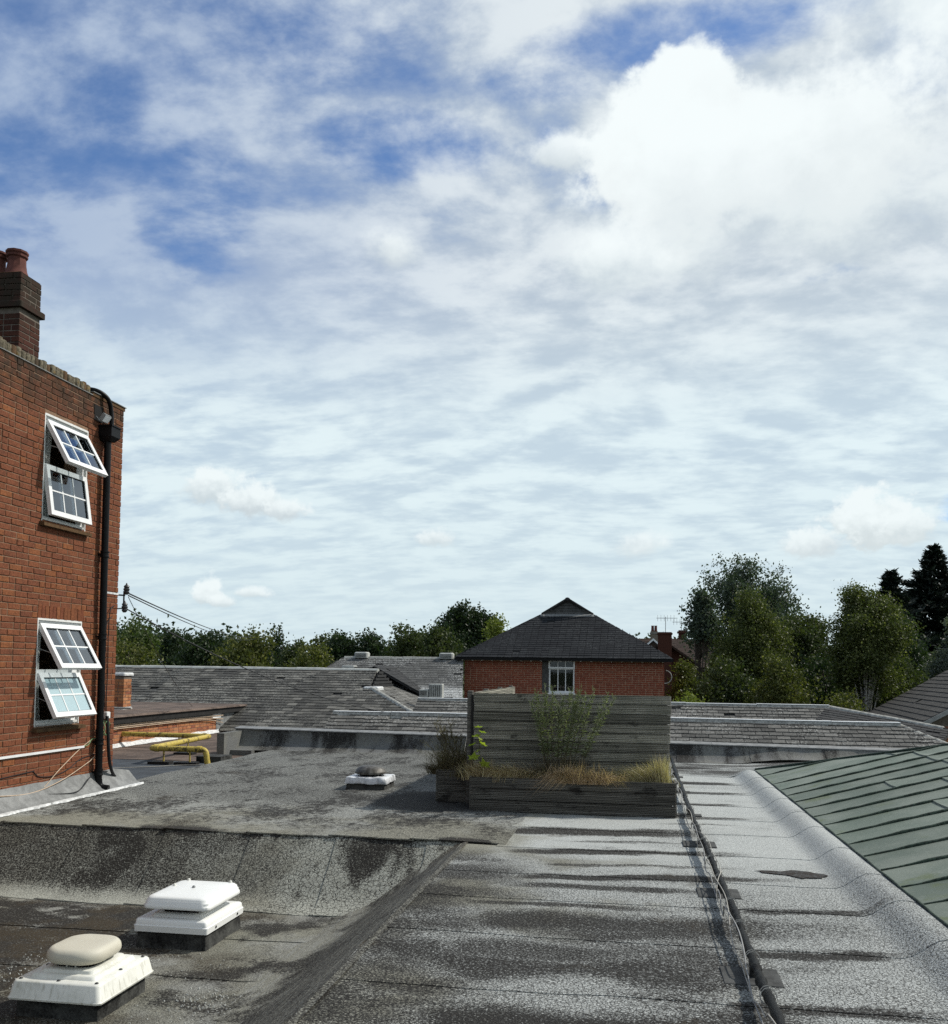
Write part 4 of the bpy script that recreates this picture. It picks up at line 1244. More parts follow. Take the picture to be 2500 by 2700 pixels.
for k in range(11):
    z0 = .135 + k * .1155
    deck_board(11.83, 15.9, -1.93, z0, z0 + .112, 'deck_wood', s2, axis='y', groove=5)
for yy in (11.8, 13.1, 14.5, 15.86):
    mb = MB(); mb.cbox(-2.03, -1.962, yy - .035, yy + .035, .0, 1.42, .006); mb.build('post', 'planter_wood', s2)
mb = MB(); mb.box(-1.975, -1.925, 11.735, 11.80, .05, 1.372); mb.build('end_trim', 'fascia', s2)
p2 = thing('timber_planter', 'small dark planter box set back at the left corner', 'planter', (-2.2, 12.4, 0))
for k in range(3):
    deck_board(-2.44, -2.05, 11.92, .012 + k * .134, .012 + k * .134 + .127, 'planter_wood', p2, groove=6)
    mb = MB(); mb.box(-2.45, -2.424, 11.92, 15.8, .014 + k * .134, .012 + k * .134 + .125); mb.build('side_board', 'planter_wood', p2)
mb = MB(); mb.box(-2.42, -2.05, 11.95, 15.8, .2, .37); mb.build('soil', 'soil', p2)

def blades(name, label, mat, n, xr, yr, z0, hl, wd, lean, curl, seed, droop=0.0, cat='grass', clump=None):
    """ribbons of grass: each blade is three joined quads that bend over"""
    r = np.random.default_rng(seed)
    if clump is not None:
        ci = r.integers(0, len(clump), n); cl = np.array(clump)
        bx = cl[ci, 0] + r.normal(0, 1, n) * cl[ci, 2]; by = cl[ci, 1] + r.normal(0, 1, n) * .035
        hh = r.uniform(.45, 1.25, n) * cl[ci, 3]; lx = cl[ci, 4]
    else:
        bx = r.uniform(*xr, n); by = r.uniform(*yr, n); hh = r.uniform(*hl, n); lx = np.full(n, 0.0)
    az = r.uniform(0, 2 * np.pi, n); ln = r.uniform(0, lean, n)
    dx = np.cos(az) * ln + lx; dy = np.sin(az) * ln * .6 - .15 * lean
    K = 5; ts = np.linspace(0, 1, K)
    P = np.zeros((n, K, 3))
    for k, t in enumerate(ts):
        P[:, k, 0] = bx + dx * hh * t ** (1 + curl); P[:, k, 1] = by + dy * hh * t ** (1 + curl)
        P[:, k, 2] = z0 + hh * (t - (droop * (np.abs(dx) + np.abs(dy))) * t ** 2.6 * .6)
    sd = np.stack([np.sin(az + 1.1), -np.cos(az + 1.1), np.zeros(n)], 1) * (wd * r.uniform(.6, 1.3, n))[:, None]
    V = np.zeros((n, K, 2, 3))
    for k, t in enumerate(ts):
        w = (1 - t) ** .6 * .5 + .04
        V[:, k, 0] = P[:, k] - sd * w; V[:, k, 1] = P[:, k] + sd * w
    idx = np.arange(n * K * 2).reshape(n, K, 2)
    Q = np.concatenate([np.stack([idx[:, k, 0], idx[:, k, 1], idx[:, k + 1, 1], idx[:, k + 1, 0]], 1) for k in range(K - 1)])
    o = finish(name, np_mesh(name, V.reshape(-1, 3), Q), mat, None, kind='stuff')
    o['label'] = label
    return o
blades('dry_grass', 'dry straw-brown grass leaning over in the long planter', 'grass_dry', 4200, None, None, .35, None, .0055, .55, .5, 21, .9,
       clump=[(-1.75, 11.42, .10, .27, -.5), (-1.5, 11.44, .12, .24, .9), (-1.35, 11.5, .13, .30, -.9), (-1.05, 11.45, .14, .22, .9), (-.78, 11.44, .12, .25, .5), (-1.6, 11.36, .16, .17, .2)])
blades('dry_grass', 'rust-coloured grass tuft spilling over the planter front', 'grass_rust', 1900, None, None, .36, None, .005, 1.1, .3, 22, 1.15,
       clump=[(-.72, 11.33, .12, .27, -.5), (-.55, 11.32, .14, .28, .3), (-.42, 11.31, .11, .25, .6), (-.62, 11.32, .05, .30, -.9)])
blades('dry_grass', 'yellow-green grass tuft at the right end of the planter', 'grass_green', 2200, None, None, .34, None, .005, .42, .6, 23, .5,
       clump=[(.36, 11.42, .045, .34, -.12), (.28, 11.45, .08, .27, -.5), (.10, 11.46, .10, .27, -.8), (-.02, 11.48, .08, .20, -.9), (-.1, 11.4, .12, .11, .3)])
blades('dead_weeds', 'dark wiry dead weeds in the small corner planter', 'weed_dead', 2600, None, None, .34, None, .0042, .9, .35, 24, .6,
       clump=[(-2.3, 12.05, .10, .42, -.3), (-2.15, 12.1, .08, .36, .4), (-2.35, 12.3, .08, .50, -.1), (-2.1, 12.2, .08, .55, .25), (-2.42, 12.0, .05, .22, -1.1), (-2.0, 11.75, .10, .26, .2)])
blades('dead_weeds', 'low tangle of dead stems at the foot of the tall weeds', 'weed_dead', 900, None, None, .36, None, .004, .8, .3, 27, .4,
       clump=[(-.85, 11.5, .14, .34, 0), (-.75, 11.5, .12, .28, .3), (-1.0, 11.5, .08, .24, -.3)])

def weeds(label, stems, leafmat, seed, ll=.062, lw=.0095, head=True, base_dead=.28, dens=1.0, loc=None):
    r = np.random.default_rng(seed)
    t0 = thing('tall_weeds', label, 'plant', loc)
    V = []; Q = []
    HV = []; HQ = []
    def leafq(LV, LQ, p, d, l, w):
        d = Vector(d).normalized(); sd = d.cross(Vector((r.normal(), r.normal(), r.normal())))
        if sd.length < 1e-4: return
        sd.normalize(); o = len(LV)
        dn = Vector((0, 0, -1)) * l * .18
        LV.extend([p, p + d * l * .45 + sd * w * .5, p + d * l + dn, p + d * l * .45 - sd * w * .5]); LQ.append((o, o + 1, o + 2, o + 3))
    for (b, tip, bend) in stems:
        b = Vector(b); tip = Vector(tip); mid = b.lerp(tip, .5) + Vector(bend)
        n = 26; pts = [b * (1 - t) ** 2 + mid * 2 * t * (1 - t) + tip * t * t for t in [k / n for k in range(n + 1)]]
        L = (tip - b).length
        mb = MB(); mb.tube(pts, [.0052 * (1 - .75 * k / n) for k in range(n + 1)], 5); mb.build('stem', 'weed_stem', t0, smooth='all')
        m = int(160 * L * dens)
        for k in range(m):
            t = r.uniform(base_dead, .97); i = min(int(t * n), n - 1); p = pts[i].lerp(pts[i + 1], t * n - i)
            a = r.uniform(0, 6.283); d = Vector((math.cos(a), math.sin(a) * .9, r.uniform(.1, .9)))
            l = ll * r.uniform(.6, 1.3) * (1.15 - .55 * t)
            leafq(V, Q, p, d, l, lw * r.uniform(.7, 1.3))
        if head:
            for q in range(int(20 * dens)):
                t = r.uniform(.62, 1.0); i = min(int(t * n), n - 1); p = pts[i].lerp(pts[i + 1], t * n - i)
                a = r.uniform(0, 6.283); d = Vector((math.cos(a), math.sin(a), r.uniform(.9, 1.9))).normalized(); bl = r.uniform(.06, .14) * (1.25 - .5 * t)
                e = p + d * bl
                mb = MB()
                o = len(HV); sd = Vector((.0012, .0012, 0)); HV.extend([p - sd, p + sd, e + sd * .5, e - sd * .5]); HQ.append((o, o + 1, o + 2, o + 3))
                for j in range(13):
                    u = r.uniform(.25, 1.05); pp = p + d * bl * u
                    dd = Vector((r.normal(), r.normal(), abs(r.normal()) + .5))
                    leafq(HV, HQ, pp, dd, r.uniform(.012, .024), r.uniform(.003, .007))
    mb = MB(); mb.v = [tuple(p) for p in V]; mb.f = Q; mb.build('leaves', leafmat, t0, kind='stuff')
    if HV:
        mb = MB(); mb.v = [tuple(p) for p in HV]; mb.f = HQ; mb.build('flower_heads', leafmat, t0, kind='stuff')
st = []
rw = random.Random(12)
for bx, tx, tz in [(-1.00, -1.14, 1.44), (-.98, -1.02, 1.47), (-.93, -.93, 1.49), (-.97, -1.18, 1.32), (-.9, -.80, 1.40), (-.86, -.70, 1.47), (-.82, -.58, 1.50), (-.78, -.52, 1.42), (-.84, -.64, 1.38), (-.75, -.44, 1.45), (-.70, -.26, 1.43), (-.68, -.20, 1.36), (-.95, -1.08, 1.25), (-.88, -.86, 1.3)]:
    st.append(((bx, 11.5 + rw.uniform(-.06, .06), .36), (tx, 11.42 + rw.uniform(-.16, .1), tz), (rw.uniform(-.03, .03), rw.uniform(-.03, .02), rw.uniform(.0, .08))))
weeds('tall feathery green weeds growing up in front of the timber screen', st, 'leaf_weed', 31, ll=.07, lw=.012, loc=(-.85, 11.5, .36))
st = []
for k in range(9):
    st.append(((-2.25 + rw.uniform(-.12, .12), 12.2 + rw.uniform(-.2, .4), .36), (-2.25 + rw.uniform(-.28, .26), 12.2 + rw.uniform(-.2, .3), rw.uniform(.75, 1.02)), (rw.uniform(-.05, .05), 0, .05)))
weeds('thin wispy weeds standing in the small corner planter', st, 'weed_dead', 32, ll=.04, lw=.006, dens=.8, loc=(-2.25, 12.2, .36))
# sycamore seedling with broad pale leaves
sap = thing('tree_seedling', 'young sapling with broad yellow-green leaves at planter corner', 'plant', (-1.80, 11.45, .36))
mb = MB(); sp = bez((-1.80, 11.47, .34), (-1.79, 11.46, .6), (-1.84, 11.45, .75), (-1.82, 11.45, .99)); mb.tube(sp, [.006 * (1 - .6 * k / 12) for k in range(13)], 6); mb.build('stem', 'weed_stem', sap, smooth='all')
def maple_leaf():
    out = []
    for a, r_ in [(-90, .12), (-58, .42), (-35, .50), (-22, .82), (-8, .55), (12, .62), (28, 1.0), (45, .62), (62, .60), (90, 1.15), (118, .60), (135, .62), (152, 1.0), (168, .62), (188, .55), (202, .82), (215, .50), (238, .42)]:
        out.append((r_ * math.cos(math.radians(a)), r_ * math.sin(math.radians(a)) + .1, .06 * math.sin(a * .1)))
    m = MB(); m.add([(0, .1, .05)] + out, [(0, k + 1, (k + 1) % len(out) + 1) for k in range(len(out))])
    me = bpy.data.meshes.new('leaf'); me.from_pydata(m.v, [], m.f); me.materials.append(MATS['leaf_sapling']); me.update()
    return me
ML = maple_leaf()
for (dx, dz, s_, rx, rz) in [(-.07, .615, .062, 52, 25), (.075, .53, .068, 60, -25), (-.11, .77, .055, 28, 70), (.055, .78, .058, 42, -45), (-.05, .88, .05, 25, 30), (.05, .93, .05, 22, -40), (-.02, .99, .045, 18, 10), (.03, .84, .04, 35, -100), (-.03, .70, .04, 30, 120)]:
    M = Matrix.Translation((-1.81 + dx, 11.40 - abs(dx) * .4, dz)) @ Matrix.Rotation(math.radians(rz), 4, 'Z') @ Matrix.Rotation(math.radians(-rx), 4, 'X') @ Matrix.Rotation(math.pi, 4, 'Z') @ Matrix.Scale(s_ * 1.5, 4)
    inst('leaf', ML, M, sap)
    mb = MB(); mb.tube([(-1.81, 11.455, dz - .03), (-1.81 + dx * .6, 11.43, dz + .005), (-1.81 + dx, 11.40 - abs(dx) * .4, dz)], .0018, 4); mb.build('leaf_stalk', 'weed_stem', sap)

# ------------------------------------------------------------------ tall brick building on the left
WX = -7.05; WY = 12.15
bld = thing('brick_building', 'tall red brick building with two open white windows, left edge', 'building', (-9, 9, -3.3))
opn = [(10.38, 11.30, 3.42, 4.74), (10.38, 11.30, .93, 2.24)]
mb = MB()
def wall_with_holes(mb, y0, y1, z0, z1, x0, x1, holes):
    ysx = sorted(set([y0, y1] + [h[0] for h in holes] + [h[1] for h in holes])); zs = sorted(set([z0, z1] + [h[2] for h in holes] + [h[3] for h in holes]))
    for i in range(len(ysx) - 1):
        for j in range(len(zs) - 1):
            cy, cz = (ysx[i] + ysx[i + 1]) / 2, (zs[j] + zs[j + 1]) / 2
            if any(h[0] < cy < h[1] and h[2] < cz < h[3] for h in holes): continue
            mb.box(x0, x1, ysx[i], ysx[i + 1], zs[j], zs[j + 1])
wall_with_holes(mb, 1.0, WY - .006, -3.3, 5.24, WX - .32, WX, opn)
mb.box(-14, WX - .32, WY - .3, WY - .006, -3.3, 5.24)
mb.box(-14, WX - .32, 1.0, 1.3, -3.3, 5.24)
mb.box(-14, -13.7, 1.3, WY - .3, -3.3, 5.24)
wall = mb.build('wall', 'mortar', bld)
mb = MB(); mb.box(-13.7, WX - .32, 1.3, WY - .3, 4.95, 5.1); mb.box(-13.7, WX - .32, 1.3, WY - .3, 2.6, 2.85); mb.box(-13.7, WX - .32, 1.3, WY - .3, .1, .3); mb.box(-9.3, -9.2, 1.3, WY - .3, .3, 4.95)
mb.build('floor_slab', 'interior', bld)
# bricks: soldier courses above the lower window leave their own gap
U0 = 6.0
oo = [(a - U0 - .004, b - U0 + .004, c - .004, d + .004) for a, b, c, d in opn] + [(10.36 - U0, 11.33 - U0, 2.21, 2.395)]
brick_courses(bld, (WX, U0, 0), (0, 1, 0), (1, 0, 0), WY - U0 + .004, -.315, 5.24, 'brick_red', oo, nind=300, seed=3, proud=.007)
k = 0; y = 10.375
while y < 11.30:
    M = Matrix.Translation((WX + .008, y + .0325, 2.318))
    mb = MB(); mb.box(WX - .05, WX + .007 + .002 * math.sin(k * 3), y, y + .066, 2.243, 2.395); mb.build('soldier_brick', 'brick_soldier', bld); y += .0755; k += 1
# returning corner bricks on the end face (stepped ends show against the sky)
brick_courses(bld, (WX, WY, 0), (-1, 0, 0), (0, 1, 0), 2.5, -.315, 5.24, 'brick_red', (), nind=0, seed=8, proud=.008)
# coping of lichened bricks on edge over a pale strip
mb = MB(); mb.box(WX - .30, WX + .022, 5.5, 11.36, 5.240, 5.250); mb.build('flashing', 'lead', bld)
y = 5.5; rc = random.Random(2); k = 0
while y < 11.28:
    w = rc.uniform(.066, .09)
    mb = MB(); mb.cbox(WX - .24, WX + .02 + rc.uniform(-.012, .008), y, y + w, 5.252, 5.355 + rc.uniform(-.012, .018), .010)
    mb.build('coping_brick', 'lichen_brick' if rc.random() < .8 else 'brick_coping', bld, smooth=50); y += w + .008
mb = MB(); mb.box(WX - .3, WX + .016, 11.36, WY + .02, 5.238, 5.285); mb.build('coping_end', 'brick_coping', bld)
mb = MB(); mb.box(WX - .3, WX + .03, 11.36, WY + .035, 5.286, 5.296); mb.build('flashing', 'lead', bld)

# windows
def sash(win, y0, y1, ztop, h, ang, mat_glass='glass', bar_mat='upvc'):
    """top-hung casement swung outwards: built flat then turned about its top edge"""
    R = Matrix.Translation((WX - .005, 0, ztop)) @ Matrix.Rotation(math.radians(-ang), 4, 'Y')
    fr = .062; th = .05
    def bx(a, b, c, d, e0, e1, name, mat):
        mb = MB()
        v = [(e0, a, c), (e1, a, c), (e1, b, c), (e0, b, c), (e0, a, d), (e1, a, d), (e1, b, d), (e0, b, d)]
        v = [R @ Vector(p) for p in v]
        mb.hexa(v[:4], v[4:]); return mb.build(name, mat, win)
    mbx = [(y0, y1, -fr, 0), (y0, y1, -h, -h + fr), (y0, y0 + fr, -h + fr, -fr), (y1 - fr, y1, -h + fr, -fr)]
    mb = MB()
    for a, b, c, d in mbx:
        v = [(-th / 2, a, c), (th / 2, a, c), (th / 2, b, c), (-th / 2, b, c), (-th / 2, a, d), (th / 2, a, d), (th / 2, b, d), (-th / 2, b, d)]
        v = [R @ Vector(p) for p in v]; mb.hexa(v[:4], v[4:])
    mb.build('sash', 'upvc', win)
    # dark gasket line round the glass
    mb = MB()
    q = .008
    for a, b, c, d in [(y0 + fr, y1 - fr, -fr - q, -fr), (y0 + fr, y1 - fr, -h + fr, -h + fr + q), (y0 + fr, y0 + fr + q, -h + fr + q, -fr - q), (y1 - fr - q, y1 - fr, -h + fr + q, -fr - q)]:
        v = [R @ Vector(p) for p in [(-.012, a, c), (.012, a, c), (.012, b, c), (-.012, b, c), (-.012, a, d), (.012, a, d), (.012, b, d), (-.012, b, d)]]
        mb.hexa(v[:4], v[4:])
    mb.build('gasket', 'black_plastic', win)
    gw = (y1 - y0 - 2 * fr) / 3; gh = (h - 2 * fr) / 2
    for i in range(3):
        for j in range(2):
            a = y0 + fr + i * gw; c = -h + fr + j * gh
            bx(a + .004, a + gw - .004, c + .004, c + gh - .004, -.004, .004, 'pane', mat_glass)
    for i in (1, 2):
        bx(y0 + fr + i * gw - .009, y0 + fr + i * gw + .009, -h + fr, -fr, -.010, .010, 'glazing_bar', bar_mat)
    bx(y0 + fr, y1 - fr, -h + fr + gh - .009, -h + fr + gh + .009, -.0115, .0115, 'glazing_bar', bar_mat)
    # friction stays
    for yy in (y0 + .02, y1 - .02):
        a = R @ Vector((-.03, yy, -h * .62)); b = Vector((WX - .05, yy, ztop - h * .46)); c = R @ Vector((-.03, yy, -h * .25))
        mb = MB(); mb.tube([a, b], .006, 5); mb.tube([c, (WX - .05, yy, ztop - h * .08)], .006, 5); mb.build('window_stay', 'grey_metal', win)
def window(y0, y1, z0, z1, ztr, sashes, label):
    w = MB(); f = .05
    xa, xb = WX - .11, WX - .025
    for a, b, c, d in [(y0, y1, z1 - f, z1), (y0, y1, z0, z0 + f + .02), (y0, y0 + f, z0 + f + .02, z1 - f), (y1 - f, y1, z0 + f + .02, z1 - f), (y0 + f, y1 - f, ztr - .035, ztr + .035)]:
        w.box(xa, xb, a, b, c, d)
    win = w.build('window', 'upvc', bld, label=label)
    m = MB(); m.box(xb, WX + .006, y0 - .006, y0 + .012, z0, z1); m.box(xb, WX + .006, y1 - .012, y1 + .006, z0, z1); m.box(xb, WX + .006, y0 + .012, y1 - .012, z1 - .022, z1 + .004)
    m.build('trim', 'white_paint', win)
    m = MB(); m.box(xa - .02, WX + .004, y0 + .03, y1 - .03, z0 + .02, z0 + .045); m.build('cill_board', 'white_paint', win)
    m = MB(); m.hexa([(WX - .10, y0 - .05, z0 - .05), (WX + .075, y0 - .05, z0 - .062), (WX + .075, y1 + .06, z0 - .062), (WX - .10, y1 + .06, z0 - .05)],
                     [(WX - .10, y0 - .05, z0 + .002), (WX + .075, y0 - .05, z0 - .022), (WX + .075, y1 + .06, z0 - .022), (WX - .10, y1 + .06, z0 + .002)])
    m.build('sill', 'brick_coping', win)
    for s_ in sashes: sash(win, *s_)
    return win
window(10.38, 11.30, 3.42, 4.74, 4.10, [(10.41, 11.28, 4.66, .61, 30), (10.41, 11.28, 4.12, .63, 9)], 'upper window, top sash swung wide open')
window(10.38, 11.30, .93, 2.24, 1.585, [(10.41, 11.28, 2.17, .62, 30), (10.41, 11.28, 1.57, .585, 26, 'frosted_glass')], 'lower window, bottom sash with frosted panes')
def curtain(y0, y1, z0, z1, x, label, seed):
    r = random.Random(seed); mb = MB(); n = 60; vs = []
    for j in range(9):
        z = z1 + (z0 - z1) * j / 8
        for i in range(n + 1):
            y = y0 + (y1 - y0) * i / n * (1 - .12 * math.sin(math.pi * j / 8))
            vs.append((x + .035 * math.sin(i * .75 + seed) + .012 * math.sin(i * 1.9 + j * .3), y, z))
    mb.add(vs, [(j * (n + 1) + i, j * (n + 1) + i + 1, (j + 1) * (n + 1) + i + 1, (j + 1) * (n + 1) + i) for j in range(8) for i in range(n)])
    tag(mb.build('curtain', 'curtain_cloth', None, smooth='all'), label, 'curtain')
curtain(10.62, 11.02, 3.46, 4.72, WX - .36, 'white curtain hanging inside the upper open window', 1)
curtain(10.60, 10.98, .97, 2.22, WX - .36, 'white curtain hanging inside the lower open window', 2)

# downpipe with hopper head
dp = MB()
dp.tube([(WX + .085, 11.64, 4.72), (WX + .085, 11.65, 3.4), (WX + .085, 11.67, 1.6), (WX + .085, 11.68, .16)], .046, 14)
dp.tube(bez((WX + .085, 11.68, .17), (WX + .085, 11.68, .06), (WX + .12, 11.69, .05), (WX + .22, 11.71, .045), 8), .05, 14)
dpo = dp.build('downpipe', 'black_plastic', bld, smooth=60)
for z in (3.12, 2.02, .62, .22):
    m = MB(); m.lathe((WX + .085, 11.64 + (4.7 - z) * .009, z), [(.047, 0), (.058, .002), (.058, .018), (.052, .024), (.052, .06), (.058, .066), (.058, .082), (.047, .085)], 14); m.build('collar', 'black_plastic', dpo, smooth=40)
    m = MB(); m.box(WX - .002, WX + .075, 11.60 + (4.7 - z) * .009, 11.68 + (4.7 - z) * .009, z + .03, z + .055); m.build('bracket', 'black_plastic', dpo)
m = MB()
hx0, hx1, hy0, hy1 = WX + .006, WX + .20, 11.53, 11.75
m.hexa([(hx0, hy0 + .05, 4.68), (hx1 - .05, hy0 + .05, 4.68), (hx1 - .05, hy1 - .05, 4.68), (hx0, hy1 - .05, 4.68)], [(hx0, hy0, 4.74), (hx1, hy0, 4.74), (hx1, hy1, 4.74), (hx0, hy1, 4.74)])
m.hexa([(hx0, hy0, 4.74), (hx1, hy0, 4.74), (hx1, hy1, 4.74), (hx0, hy1, 4.74)], [(hx0, hy0, 4.87), (hx1, hy0, 4.87), (hx1, hy1, 4.87), (hx0, hy1, 4.87)])
m.box(hx0, hx1 + .012, hy0 - .012, hy1 + .012, 4.87, 4.89)
m.build('hopper_head', 'black_plastic', dpo)
m = MB(); m.tube(smooth_path([(WX - .35, 11.40, 5.34), (WX - .05, 11.48, 5.35), (WX + .07, 11.62, 5.27), (WX + .085, 11.70, 5.10), (WX + .09, 11.71, 4.88)]), .030, 12); m.build('overflow_pipe', 'black_plastic', dpo, smooth=60)
m = MB(); m.box(WX - .0, WX + .012, 11.42, 11.62, 4.93, 5.14); m.build('scupper', 'dark_hole', dpo)
fl = thing('flood_light', 'small floodlight fixed above the black hopper head', 'lamp', (WX + .05, 11.55, 4.95))
M0 = Matrix.Translation((WX + .09, 11.55, 4.98)) @ Matrix.Rotation(math.radians(35), 4, 'Y')
m = MB(); m.obox(M0, .05, .15, .11); m.build('housing', 'grey_metal', fl)
m = MB(); m.obox(M0 @ Matrix.Translation((.028, 0, 0)), .008, .13, .09); m.build('lens', 'light_glass', fl)
m = MB(); m.tube([(WX, 11.47, 5.0), (WX + .06, 11.47, 4.93)], .007, 5); m.build('bracket', 'grey_metal', fl)

# chimney stack at the back of the roof
CX0, CX1, CY0, CY1 = -8.95, -7.62, 10.62, 11.03
ch = MB(); ch.box(CX0, CX1, CY0, CY1, 5.0, 6.17); ch.box(CX0, CX1, CY0 + .01, CY1 - .01, 6.17, 6.62)
cho = ch.build('chimney', 'mortar_grey', bld)
brick_courses(cho, (CX1, CY0 - .006, 0), (0, 1, 0), (1, 0, 0), CY1 - CY0 + .012, 5.2, 6.17, 'brick_chimney', (), nind=0, seed=21)
brick_courses(cho, (CX0, CY0, 0), (1, 0, 0), (0, -1, 0), CX1 - CX0 + .006, 5.2, 6.17, 'brick_chimney', (), nind=0, seed=22)
brick_courses(cho, (CX1, CY0 - .006, 0), (0, 1, 0), (1, 0, 0), CY1 - CY0 + .012, 6.25, 6.64, 'brick_chimney', (), nind=0, seed=23)
brick_courses(cho, (CX0, CY0, 0), (1, 0, 0), (0, -1, 0), CX1 - CX0 + .006, 6.25, 6.64, 'brick_chimney', (), nind=0, seed=24)
m = MB(); m.cbox(CX0 - .05, CX1 + .05, CY0 - .05, CY1 + .05, 6.17, 6.25, .012); m.build('corbel', 'brick_chimney', cho)
m = MB(); m.hexa([(CX0, CY0, 6.63), (CX1, CY0, 6.63), (CX1, CY1, 6.63), (CX0, CY1, 6.63)], [(CX0 + .1, CY0 + .1, 6.68), (CX1 - .1, CY0 + .1, 6.68), (CX1 - .1, CY1 - .1, 6.68), (CX0 + .1, CY1 - .1, 6.68)]); m.build('flaunching', 'brick_coping', cho)
for i, x in enumerate((-7.83, -8.12, -8.45)):
    m = MB(); m.lathe((x, (CY0 + CY1) / 2, 6.63), [(.165, 0), (.155, .03), (.125, .10), (.112, .18), (.110, .26), (.130, .275), (.132, .30), (.122, .305), (.138, .325), (.138, .35), (.095, .352), (.09, .30)], 10 if i == 0 else 14); m.build('chimney_pot', 'terracotta', cho, smooth=35)
# sloping felt flashing at the wall foot with a white painted edge
fz = MB(); n = 24
rows = []
for k in range(n + 1):
    y = 8.9 + (12.55 - 8.9) * k / n
    w = .004 * math.sin(k * 2.1)
    rows.append([(WX + .010, min(y, WY + .02) if y > WY else y, .26 + w), (WX + .03, y, .20), (WX + .16 + w, y, .055), (WX + .235 + w, y, .024)])
fz.add([p for r in rows for p in r], [(k * 4 + j, k * 4 + j + 1, (k + 1) * 4 + j + 1, (k + 1) * 4 + j) for k in range(n) for j in range(3)])
fo = fz.build('wall_flashing', 'lead', bld, smooth=50)
fz = MB(); rows = []
for k in range(61):
    y = 8.9 + (12.6 - 8.9) * k / 60; e = .014 * math.sin(k * .7) + .012 * math.sin(k * 2.9 + 1) + rc.uniform(-.012, .012)
    rows.append([(WX + .218 - e * .6, y, .036), (WX + .25 + e, y, .031), (WX + .258 + e, y, .012)])
fz.add([p for r in rows for p in r], [(k * 3 + j, k * 3 + j + 1, (k + 1) * 3 + j + 1, (k + 1) * 3 + j) for k in range(60) for j in range(2)])
fz.build('white_edge', 'lead_white', fo)

# cables and fittings on the wall
def cable(name, label, mat, pts, r, smoothp=True, cat='cable'):
    mb = MB(); mb.tube(smooth_path(pts, 8) if smoothp else pts, r, 6)
    return tag(mb.build(name, mat, None, smooth='all'), label, cat)
cd = MB(); cd.box(WX + .010, WX + .035, 6.5, 11.41, .605, .632); tag(cd.build('cable_trunking', 'upvc', None), 'straight white cable trunking across the brick wall', 'trunking')
cable('wall_cable', 'green cable from the trunking end to the downpipe', 'cable_green', [(WX + .02, 11.41, .62), (WX + .035, 11.5, .64), (WX + .03, 11.58, .70), (WX + .03, 11.66, .71)], .005)
cable('wall_cable', 'pale cable slanting up the wall from flashing to downpipe', 'cable_cream', [(WX + .03, 9.3, .20), (WX + .035, 10.0, .16), (WX + .03, 10.45, .14), (WX + .025, 10.9, .38), (WX + .02, 11.3, .58), (WX + .02, 11.6, .70)], .006)
cable('wall_cable', 'second pale cable sagging low across the wall foot', 'cable_cream', [(WX + .05, 9.5, .22), (WX + .06, 10.25, .16), (WX + .05, 10.9, .24), (WX + .03, 11.5, .40), (WX + .03, 11.62, .45), (WX + .03, 11.9, .54)], .006)
cable('wall_cable', 'thin black cable kinked across the lower brickwork', 'cable_black', [(WX + .015, 9.2, .36), (WX + .015, 10.3, .405), (WX + .015, 10.38, .40), (WX + .015, 10.5, .33), (WX + .015, 10.8, .31), (WX + .015, 11.1, .36), (WX + .015, 11.4, .47), (WX + .015, 11.9, .50)], .006)
cable('wall_cable', 'thin black cable drooping over the flashing', 'cable_black', [(WX + .05, 10.3, .15), (WX + .12, 10.7, .10), (WX + .16, 11.1, .09), (WX + .08, 11.5, .22), (WX + .04, 11.75, .26), (WX + .03, 12.0, .24)], .006)
cable('wall_cable', 'black cable clipped down the building corner, outer one', 'cable_black', [(WX + .02, 12.05, 2.5), (WX + .035, 11.92, 2.42), (WX + .03, 11.90, 2.1), (WX + .02, 11.93, 1.6), (WX + .03, 11.90, 1.25), (WX + .02, 11.93, 1.05)], .007)
cable('wall_cable', 'black cable clipped down the building corner, inner one', 'cable_black', [(WX + .02, 12.0, 2.35), (WX + .03, 11.84, 2.2), (WX + .03, 11.82, 1.7), (WX + .03, 11.86, 1.3), (WX + .02, 11.90, 1.04)], .006)
jb = thing('junction_box', 'small white junction box beside the downpipe', 'box', (WX, 11.92, 1.0))
m = MB(); m.cbox(WX + .008, WX + .06, 11.87, 11.96, .96, 1.05, .006); m.build('box', 'white_paint', jb)
m = MB(); m.box(WX + .06, WX + .066, 11.875, 11.955, .965, 1.045); m.build('lid', 'upvc', jb)
coil = []
for k in range(100):
    a = k * .2; rr = .075 + .015 * math.sin(k * .37)
    coil.append((WX + .10 + .02 * math.sin(k * .5), 11.80 + rr * math.cos(a) * .8, .84 + rr * 1.15 * math.sin(a)))
cable('cable_coil', 'coil of green cable hanging by the downpipe', 'cable_green', coil, .0045, False)
cable('rubber_hose', 'black rubber hose curving from downpipe down onto lower roof', 'cable_black', [(WX + .11, 11.80, 1.0), (WX + .13, 11.80, .8), (WX + .13, 11.83, .55), (WX + .10, 11.93, .34), (WX + .06, 12.10, .18), (WX + .02, 12.35, .08), (WX - .03, 12.62, .035), (WX - .10, 12.9, -.02), (WX - .20, 13.2, -.07)], .022)
